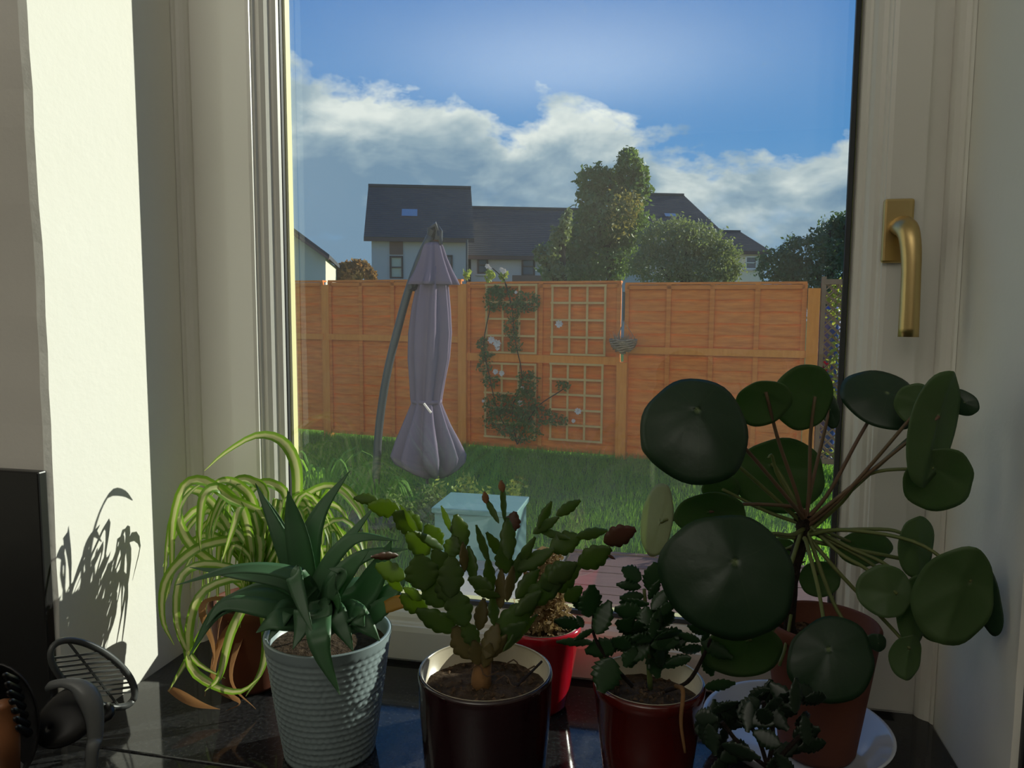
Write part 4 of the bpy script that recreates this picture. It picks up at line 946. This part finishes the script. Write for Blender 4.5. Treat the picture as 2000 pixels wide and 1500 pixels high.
# ---- holiday cactus
c, H = pot_from(948, 1306, .752)
ca = pot('leaf_cactus', 'jointed leaf cactus with flat scalloped pads in a dark glossy pot', 'plant', c, H, .0655, .052, 'oxblood_glaze', 'cream_glaze', fill=.020,
         prof=[(0, .0008), (.050, .0008), (.054, .008), (.060, H * .35), (.0645, H * .75), (.0655, H - .008), (.0658, H - .003), (.0648, H)])
tb = Vector((c.x - .004, c.y, ZT + H - .022))
MB().tube([tb, tb + Vector((0, 0, .015)), tb + Vector((.002, .002, .032)), tb + Vector((.004, .002, .045))], [.011, .0095, .008, .006], 12).build('trunk', 'cactus_trunk', ca, smooth=True)
pads = [  # px, py, length px, width px, angle (anticlockwise from right), depth, kind, tilt
    (714, 974, 42, 20, 176, .80, 0, 10), (750, 992, 58, 36, 172, .79, 0, 0), (796, 1020, 62, 44, 140, .78, 0, 15), (800, 1016, 64, 16, 128, .772, 2, 50), (838, 1056, 66, 15, 133, .765, 2, 55), (816, 1062, 56, 40, 140, .775, 0, 10),
    (824, 1118, 66, 64, 100, .74, 0, 0), (846, 1048, 50, 38, 120, .79, 0, 0), (881, 1126, 76, 48, 88, .735, 0, 0), (872, 1014, 50, 13, 115, .77, 2, 40), (898, 1038, 62, 34, 105, .765, 0, 10), (884, 1068, 40, 34, 70, .76, 0, 20),
    (906, 1088, 52, 16, 95, .75, 1, 50), (762, 1116, 60, 34, 165, .77, 0, 20), (752, 1086, 44, 16, 172, .79, 3, 40), (770, 1140, 40, 20, 140, .775, 0, 20), (808, 1178, 56, 40, 145, .755, 0, 10), (806, 1160, 40, 22, 150, .75, 0, 20),
    (852, 1212, 84, 40, 150, .75, 0, 5), (846, 1160, 60, 44, 130, .745, 0, 5), (895, 1186, 74, 50, 110, .735, 0, 0), (905, 1255, 66, 48, 120, .745, 1, 0), (918, 1238, 56, 30, 120, .74, 0, 20), 
    (960, 995, 52, 13, 122, .76, 2, 45), (983, 978, 74, 11, 94, .755, 2, 55), (1001, 1020, 38, 30, 75, .775, 3, 0), (992, 1052, 72, 30, 93, .75, 2, 20), (942, 1062, 72, 17, 108, .76, 0, 45), (968, 1066, 64, 20, 120, .765, 0, 30),
    (984, 1094, 52, 34, 100, .755, 0, 10), (956, 1126, 74, 22, 95, .75, 2, 30), (938, 1140, 48, 30, 160, .74, 0, 15), (952, 1160, 50, 16, 155, .735, 0, 40), (1024, 1084, 82, 18, 62, .76, 0, 45), (1064, 1006, 54, 19, 62, .775, 0, 25),
    (1066, 1026, 58, 18, 38, .77, 0, 35), (1110, 992, 52, 21, 28, .775, 0, 20), (1082, 1044, 54, 15, -5, .765, 0, 45), (1104, 1060, 60, 42, 20, .76, 0, 5), (1044, 1094, 84, 27, 32, .755, 2, 25), (1156, 1042, 62, 20, 2, .755, 0, 35),
    (1210, 1046, 62, 42, 24, .75, 3, 0), (1161, 1088, 68, 46, 30, .745, 0, 0), (1194, 1088, 16, 6, -30, .745, 3, 0), (1094, 1126, 80, 60, 32, .74, 0, 0), (1060, 1156, 96, 42, 36, .745, 0, 15), (1098, 1118, 60, 40, 30, .735, 0, 10),
    (1006, 1206, 96, 44, 38, .745, 0, 10), (1032, 1178, 64, 30, 40, .738, 0, 10), (978, 1150, 70, 22, 88, .75, 1, 30), (996, 1140, 60, 20, 80, .748, 1, 45), (940, 1200, 56, 26, 80, .755, 1, 20), (964, 1190, 56, 20, 95, .75, 2, 40), (960, 1252, 62, 34, 70, .742, 1, 10),
    (1016, 1236, 84, 20, 42, .75, 2, 40), (1000, 1236, 70, 34, 40, .745, 0, 10), (930, 1275, 50, 30, 100, .742, 1, 10), (952, 1280, 50, 24, 75, .74, 1, 20), (975, 1262, 50, 22, 55, .744, 1, 20), (1120, 1160, 40, 30, 40, .77, 0, 0),
    (860, 1096, 50, 36, 120, .75, 0, 10), (870, 1150, 56, 40, 120, .74, 0, 5), (1030, 1140, 64, 30, 50, .75, 0, 20), (920, 1100, 60, 24, 100, .76, 0, 30), (1010, 1110, 60, 24, 70, .76, 0, 30)]
for i, (x, y, L, Wd, an, d, kd, tl) in enumerate(pads):
    s = d / F
    pad(at(x, y, d), L * s * 1.08, Wd * s * 1.05, an, .0028 if kd != 2 else .0035, tilt=tl * (1 if i % 2 else -1), tp=(i * 37 % 40) - 20, scal=.2, serr=4).build('pad', ('cactus_pad', 'cactus_pad_old', 'cactus_pad', 'cactus_pad_red')[kd], ca, smooth=True)
for (x, y, d) in ((980, 950, .755), (948, 972, .76)):
    pad(at(x, y, d), .012, .007, 100, .004).build('bud', 'spider_dry', ca, smooth=True)
for (x, y) in ((985, 1300), (915, 1310), (968, 1330)):
    p = at(x, y, .745); MB().tube(spline([p, p + Vector((.01, .002, .006)), p + Vector((.018, -.004, -.002)), p + Vector((.03, 0, .003))], 8), .0007, 4).build('rootlet', 'soil_crumb', ca)
MB().tube([at(1010, 1340, .735), at(1058, 1292, .77)], .0013, 5).build('twig', 'stem_dark', ca)
# ---- kalanchoe in the dark red pot
c, H = pot_from(1267, 1325, .80)
ka = pot('kalanchoe', 'scallop-leaved kalanchoe in a deep red pot with a pale rim, right of centre', 'plant', c, H, .057, .045, 'dark_red_glaze', 'cream_glaze', fill=.022)
def kstem(pts, r=.0022, m='stem_dark'):
    MB().tube(spline([at(*p) for p in pts], 14), interp([r, r, r * .8, r * .6], 14), 6).build('stem', m, ka, smooth=True)
kstem([(1270, 1345, .80), (1266, 1270, .79), (1262, 1200, .785), (1258, 1150, .785)], .003, 'stem_green')
kstem([(1235, 1340, .79), (1190, 1290, .78), (1160, 1240, .77), (1160, 1190, .77)])
kstem([(1300, 1350, .79), (1345, 1330, .77), (1376, 1277, .76), (1388, 1248, .755)])
kstem([(1320, 1340, .765), (1334, 1350, .735), (1330, 1410, .73), (1338, 1470, .73)], .0024, 'cactus_trunk')
kl = [(1234, 1121, 42, 28, 150, 0), (1275, 1127, 54, 34, 78, 0), (1228, 1144, 44, 18, 175, 1), (1278, 1152, 40, 18, 60, 0), (1234, 1166, 46, 18, 178, 0), (1238, 1178, 50, 20, 5, 1), (1290, 1172, 48, 24, 45, 0), (1228, 1194, 52, 34, 170, 0), (1300, 1190, 46, 22, 30, 1),
      (1153, 1174, 60, 44, 85, 0), (1178, 1206, 62, 32, 65, 0), (1109, 1217, 50, 26, 172, 0), (1133, 1214, 22, 14, 120, 0), (1128, 1176, 40, 20, 120, 0), (1122, 1254, 64, 16, 190, 1), (1175, 1266, 60, 40, 200, 0), (1184, 1318, 60, 54, 250, 0), (1140, 1240, 40, 14, 210, 0),
      (1361, 1230, 44, 16, 150, 1), (1345, 1245, 40, 18, 165, 0), (1400, 1270, 56, 26, -25, 0), (1385, 1300, 46, 26, -70, 0), (1406, 1338, 60, 20, 0, 0), (1350, 1268, 50, 22, 170, 0), (1325, 1290, 46, 20, 200, 0), (1412, 1290, 50, 26, -40, 0), (1378, 1245, 30, 14, 60, 0)]
r0 = random.Random(5)
for k in range(34):
    a = r0.uniform(0, 6.28); rr = r0.uniform(10, 62); kl.append((1262 + rr * math.cos(a) * 1.05, 1252 + rr * math.sin(a) * .85, r0.uniform(36, 56), r0.uniform(22, 36), math.degrees(-a) + r0.uniform(-30, 30), k % 2))
for i, (x, y, L, Wd, an, kd) in enumerate(kl):
    d = .775 + ((i * 29) % 10 - 5) * .004; s = d / F
    pad(at(x, y, d), L * s * 1.1, Wd * s * 1.1, an, .0014, tilt=((i * 47) % 60) - 30, tp=((i * 31) % 60) - 30 + (20 if kd else 0), scal=.22, serr=6, tooth=1).build('leaf', 'kalanchoe_leaf', ka, smooth=True)
# ---- dark seedling kalanchoe in front of the saucer
c2 = at(1500, 1560, .66); c2 = Vector((c2.x, c2.y, ZT))
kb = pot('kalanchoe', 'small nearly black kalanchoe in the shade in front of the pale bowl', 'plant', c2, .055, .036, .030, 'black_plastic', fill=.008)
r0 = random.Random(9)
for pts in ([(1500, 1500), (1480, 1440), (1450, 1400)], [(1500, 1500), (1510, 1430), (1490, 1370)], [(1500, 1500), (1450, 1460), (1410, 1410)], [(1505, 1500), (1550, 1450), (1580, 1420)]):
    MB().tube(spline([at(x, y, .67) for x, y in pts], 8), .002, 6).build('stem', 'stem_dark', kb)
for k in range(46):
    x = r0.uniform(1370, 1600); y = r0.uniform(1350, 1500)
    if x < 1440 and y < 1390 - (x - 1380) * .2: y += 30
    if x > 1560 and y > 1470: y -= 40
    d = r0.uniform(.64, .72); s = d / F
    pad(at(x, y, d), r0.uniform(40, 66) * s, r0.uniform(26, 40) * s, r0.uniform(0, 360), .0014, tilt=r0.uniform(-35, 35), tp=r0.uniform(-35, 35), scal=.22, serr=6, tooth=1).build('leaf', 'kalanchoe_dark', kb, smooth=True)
# ---- round-leaved plant on its saucer
c, Hh = pot_from(1606, 1212, .850)
bz = .008
sa = thing('saucer', 'wide white glazed bowl-shaped saucer under the round-leaved plant', 'saucer', (c.x, c.y, ZT))
cs = c + Vector((-.022, -.004, 0)) * 0 + Vector((-.0235, -.004, 0))
MB().lathe([(0, .0006), (.055, .0006), (.058, .004), (.078, .014), (.094, .028), (.101, .038), (.1015, .0395), (.100, .040), (.097, .038), (.088, .026), (.074, .013), (.056, .0062), (0, .006)], 72, tuple(cs)).build('bowl', 'white_glaze', sa, smooth=True)
pi = pot('round_leaved_plant', 'tall plant with big round coin-like leaves in a terracotta plastic pot', 'plant', c, Hh - bz, .060, .041, 'terracotta', fill=.026, z0=bz)
HUB = at(1572, 1018, .825)
trunk = spline([c + Vector((-.012, 0, Hh - .03)), at(1543, 1230, .84), at(1552, 1110, .83), at(1566, 1050, .828), HUB + Vector((0, 0, .004))], 26)
r0 = random.Random(2)
MB().tube(trunk, [.0062 + r0.uniform(-.0012, .0016) + (.002 if i > 17 else 0) for i in range(26)], 9).build('trunk', 'stem_dark', pi)
for i in range(12, 26):
    for k in range(2):
        a = r0.uniform(0, 6.28); p = trunk[i]; MB().tube([p, p + Vector((math.cos(a) * .011, math.sin(a) * .011, .004))], [.0018, .0006], 5).build('leaf_scar', 'stem_dark', pi)
PL = [ # px, py, rx, ry, depth, phi, ty, tp, cup, attach, mat, stem points, stem mat, fold
    (1364, 843, 108, 100, .71, 10, 8, -22, .30, (.10, .42), 'top', [(1540, 975), (1440, 860)], 'stem_brown', 0),
    (1284, 852, 26, 46, .80, -15, 30, 0, .2, (0, 0), 'top', [(1400, 880)], 'stem_green', 0),
    (1487, 788, 52, 45, .775, -8, 10, 30, .25, (.0, .5), 'under', [(1556, 965), (1520, 860)], 'stem_brown', 0),
    (1568, 776, 64, 66, .80, -38, -15, 20, .12, (.30, .25), 'under', [(1580, 960), (1583, 850)], 'stem_brown', 0),
    (1622, 800, 12, 38, .81, 8, 50, 0, .1, (0, 0), 'top', [(1583, 960)], 'stem_brown', 0),
    (1520, 930, 86, 74, .865, 10, 10, 10, .12, (-.12, .35), 'under', [(1555, 985), (1520, 920)], 'stem_green', 0),
    (1728, 780, 73, 56, .79, -8, 10, -35, .25, (.1, .25), 'top', [(1620, 960), (1680, 850)], 'stem_brown', 0),
    (1826, 838, 56, 120, .735, -14, -20, 8, .18, (.0, .22), 'under', [(1620, 985), (1720, 905)], 'stem_brown', .25),
    (1793, 792, 34, 46, .745, 20, 30, 0, .15, (.2, 0), 'under', [(1650, 965)], 'stem_brown', .1),
    (1884, 786, 20, 28, .75, 25, 40, 0, .2, (0, 0), 'top', [(1840, 800)], 'stem_green', .2),
    (1832, 938, 66, 62, .75, -20, 10, 20, .15, (-.3, .3), 'under', [(1640, 985), (1700, 925)], 'stem_green', .1),
    (1284, 1018, 22, 76, .86, -8, 62, 0, .15, (.2, .0), 'pale', [(1330, 1016)], 'stem_green', 0),
    (1385, 1004, 68, 46, .80, 5, 5, 25, .22, (.0, .1), 'under', [(1560, 992), (1450, 985)], 'stem_brown', 0),
    (1410, 955, 35, 30, .87, 0, 10, 20, .15, (0, 0), 'pale_under', [(1500, 1000)], 'stem_green', 0),
    (1428, 1130, 129, 120, .665, -18, 5, -14, .22, (.0, .28), 'top', [(1545, 1045), (1500, 1045)], 'stem_green', 0),
    (1792, 1068, 44, 60, .77, 0, -20, 0, .12, (-.2, .2), 'under', [(1640, 1035), (1740, 1035)], 'stem_green', .2),
    (1868, 1166, 70, 104, .72, -12, 12, 8, .2, (.25, .35), 'under', [(1650, 1035), (1790, 1060)], 'stem_green', .28),
    (1926, 1160, 16, 78, .745, 6, 58, 0, .1, (0, 0), 'top', [(1890, 1120)], 'stem_green', 0),
    (1728, 1154, 50, 51, .755, 0, 10, -10, .25, (.45, -.1), 'under', [(1640, 1080), (1690, 1110)], 'stem_green', .2),
    (1785, 1190, 36, 66, .765, -6, -10, 0, .15, (-.3, .2), 'under', [(1660, 1070), (1740, 1110)], 'stem_green', .2),
    (1840, 1215, 46, 42, .775, 0, 0, 10, .1, (0, 0), 'under', [(1700, 1100)], 'stem_green', 0),
    (1773, 1284, 28, 46, .76, -8, 10, 0, .2, (0, .4), 'under', [(1640, 1120), (1740, 1225)], 'stem_green', .4),
    (1690, 1072, 50, 36, .87, -5, 10, 15, .15, (-.6, .3), 'under', [(1600, 1035), (1640, 1050)], 'stem_green', .2),
    (1627, 1293, 90, 70, .715, 24, 6, -22, .16, (.05, .32), 'top', [(1575, 1060), (1600, 1160)], 'stem_green', 0),
    (1448, 1270, 78, 56, .76, 10, 10, 20, .15, (.2, .4), 'under', [(1530, 1150), (1510, 1230)], 'stem_green', 0),
    (1716, 1256, 16, 18, .76, 0, 20, 0, .2, (0, 0), 'top', [(1640, 1200)], 'stem_green', .3),
    (1600, 1130, 40, 34, .875, 20, 10, 0, .15, (0, .3), 'under', [(1580, 1080)], 'stem_green', 0),
    (1520, 1090, 44, 40, .88, 0, 10, 0, .15, (0, .3), 'under', [(1560, 1060)], 'stem_green', 0),
]
for i, (x, y, rx, ry, d, phi, ty, tp, cup, att, m, st_, sm, fo) in enumerate(PL):
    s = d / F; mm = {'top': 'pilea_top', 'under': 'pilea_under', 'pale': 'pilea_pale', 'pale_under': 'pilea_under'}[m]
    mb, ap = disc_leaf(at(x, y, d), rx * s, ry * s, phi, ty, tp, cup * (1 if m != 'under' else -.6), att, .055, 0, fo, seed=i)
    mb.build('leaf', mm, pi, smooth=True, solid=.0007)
    off = .0006 if m == 'top' else -.0006
    pts = [HUB + Vector((0, 0, -.004 * (i % 6)))] + [at(px, py, .825 + (d - .825) * (k + 1) / (len(st_) + 1)) for k, (px, py) in enumerate(st_)] + [Vector(ap) - CN * (.002 if m == 'top' else -.001)]
    MB().tube(spline(pts, 18), interp([.0024, .0021, .0019, .0017], 18), 7).build('stalk', sm, pi, smooth=True)
MB().tube(spline([at(1545, 1200, .83), at(1535, 1260, .82), at(1522, 1300, .81)], 8), .0018, 6).build('stalk', 'stem_green', pi, smooth=True)
MB().tube(spline([HUB, at(1520, 930, .82), at(1508, 890, .815), at(1500, 895, .812)], 12), interp([.0022, .0018, .0012], 12), 6).build('shoot', 'stem_green', pi, smooth=True)

# ================================================================ KITCHEN TOOLS at the left
ujc = at(110, 1580, .60)
uj = tag(MB().lathe([(0, .0006), (.052, .0006), (.055, .004), (.056, .095), (.053, .097), (.052, .093), (.050, .01), (0, .008)], 40, (ujc.x, ujc.y, ZT)).build('utensil_jar', 'black_plastic', smooth=True), 'black utensil jar at the lower left corner of the worktop', 'jar')
jb = Vector((ujc.x, ujc.y, ZT + .012))
def tool(name, label, cat): return thing(name, label, cat, tuple(jb), 'cooking tools in the black jar')
# slotted turner: oval rim with cross bars
sk = tool('slotted_spoon', 'dark slotted oval skimmer leaning over the worktop, rightmost of the tools', 'utensil'); d = .62; s = d / F
cxp, cyp, La, Lb, th = 181, 1316, 94, 47, -34
def ov(a, k=1, dz=0):
    x, y = La * k * math.cos(a) * (1 + .0 * math.sin(a)), Lb * k * math.sin(a); c_, s_ = math.cos(R_(th)), math.sin(R_(th))
    X_, Y_ = x * c_ - y * s_, x * s_ + y * c_; return at(cxp + X_, cyp - Y_, d + (X_ * .00035) + dz)
MB().tube([ov(2 * math.pi * i / 48) for i in range(49)], .0028, 8, .8).build('rim', 'nylon_grey', sk, smooth=True)
MB().tube([ov(2.55), ov(0), ov(-.62)][0:1] + [ov(-.55)], .0011, 5).build('spine', 'nylon_grey', sk)
for i in range(10):
    yy = 1276 + i * 9.4; pts = []
    for a in np.linspace(0, 2 * math.pi, 721):
        x, y = La * math.cos(a), Lb * math.sin(a); X_, Y_ = x * math.cos(R_(th)) - y * math.sin(R_(th)), x * math.sin(R_(th)) + y * math.cos(R_(th))
        if abs((cyp - Y_) - (yy - .12 * X_)) < .35: pts.append((X_, Y_))
    if len(pts) >= 2:
        a_, b_ = min(pts), max(pts)
        MB().tube([at(cxp + a_[0], cyp - a_[1], d + a_[0] * .00035), at(cxp + b_[0], cyp - b_[1], d + b_[0] * .00035)], .0008 if i % 2 else .0011, 5).build('bar', 'nylon_grey', sk)
MB().tube(spline([ov(-.9), at(215, 1395, .62), at(180, 1460, .61), jb + Vector((.03, .0, .0))], 14), .0035, 8).build('handle', 'black_plastic', sk, smooth=True)
# ladle
ld = tool('ladle', 'grey ladle with a hooked shiny rim, second of the tools from the right', 'utensil')
lc = at(137, 1396, .56); A1, B1, N1 = CX, (CU * .8 - CN * .6).normalized(), (CU * .6 + CN * .8).normalized()
vs = []; nn_ = 32
for i in range(9):
    u = i / 8 * math.pi / 2; rr = .0195 * math.cos(u) + .0005; dz = -.017 * math.sin(u)
    for j in range(nn_):
        a = 2 * math.pi * j / nn_; vs.append(lc + (A1 * math.cos(a) + B1 * math.sin(a)) * rr - Vector((CX * .35 + CU * .2 + CN * -.9)).normalized() * dz * -1)
fs = [(i * nn_ + j, i * nn_ + (j + 1) % nn_, (i + 1) * nn_ + (j + 1) % nn_, (i + 1) * nn_ + j) for i in range(8) for j in range(nn_)]
MB().add(vs, fs).build('bowl', 'black_plastic', ld, smooth=True, solid=.0015)
hk = [at(x, y, .555) for x, y in ((90, 1346), (102, 1338), (128, 1334), (155, 1342), (174, 1364), (184, 1396), (186, 1440), (178, 1500))] + [jb + Vector((.015, .01, .0))]
MB().tube(spline(hk, 40), interp([.0022, .0036, .0032, .005, .0075, .0075, .006, .005, .004, .004], 40), 10, .6).build('handle', 'steel_grey', ld, smooth=True)
# pasta server
ps = tool('pasta_server', 'black toothed pasta server at the left edge of the worktop', 'utensil')
pc = at(-5, 1410, .52); arc = [at(-60 + 135 * math.sin(t), 1420 - 128 * math.cos(t), .52) for t in np.linspace(-.2, 2.0, 20)]
vs = []; ns = 10
for i in range(ns):
    u = i / (ns - 1) * 1.2
    for t in np.linspace(0, 2 * math.pi, 33)[:-1]:
        vs.append(at(-12 + 88 * math.cos(u) * math.cos(t), 1418 + 122 * math.cos(u) * math.sin(t), .52 + .035 * math.sin(u)))
fs = [(i * 32 + j, i * 32 + (j + 1) % 32, (i + 1) * 32 + (j + 1) % 32, (i + 1) * 32 + j) for i in range(ns - 1) for j in range(32)]
MB().add(vs, fs).build('bowl', 'black_plastic', ps, smooth=True, solid=.0015)
for k in range(7):
    x, y = 12 + k * 4.2, 1322 + k * 17; MB().tube([at(x + 18, y + 8, .52), at(x, y - 2, .495), at(x - 4, y - 4, .48)], [.003, .0022, .0012], 8).build('tooth', 'black_plastic', ps, smooth=True)
MB().tube(spline([at(30, 1500, .53), at(60, 1560, .56), jb + Vector((-.02, -.01, 0))], 10), .005, 8).build('handle', 'black_plastic', ps)
ws = tool('wooden_spoon', 'reddish-brown wooden spoon at the very left edge, leftmost of the tools', 'utensil')
MB().tube(spline([at(2, 1374, .49), at(8, 1400, .495), at(14, 1460, .50), at(24, 1540, .53), jb + Vector((-.03, -.01, 0))], 20), interp([.006, .0085, .0075, .005, .0045], 20), 10, .6).build('handle', 'spoon_wood', ws, smooth=True)
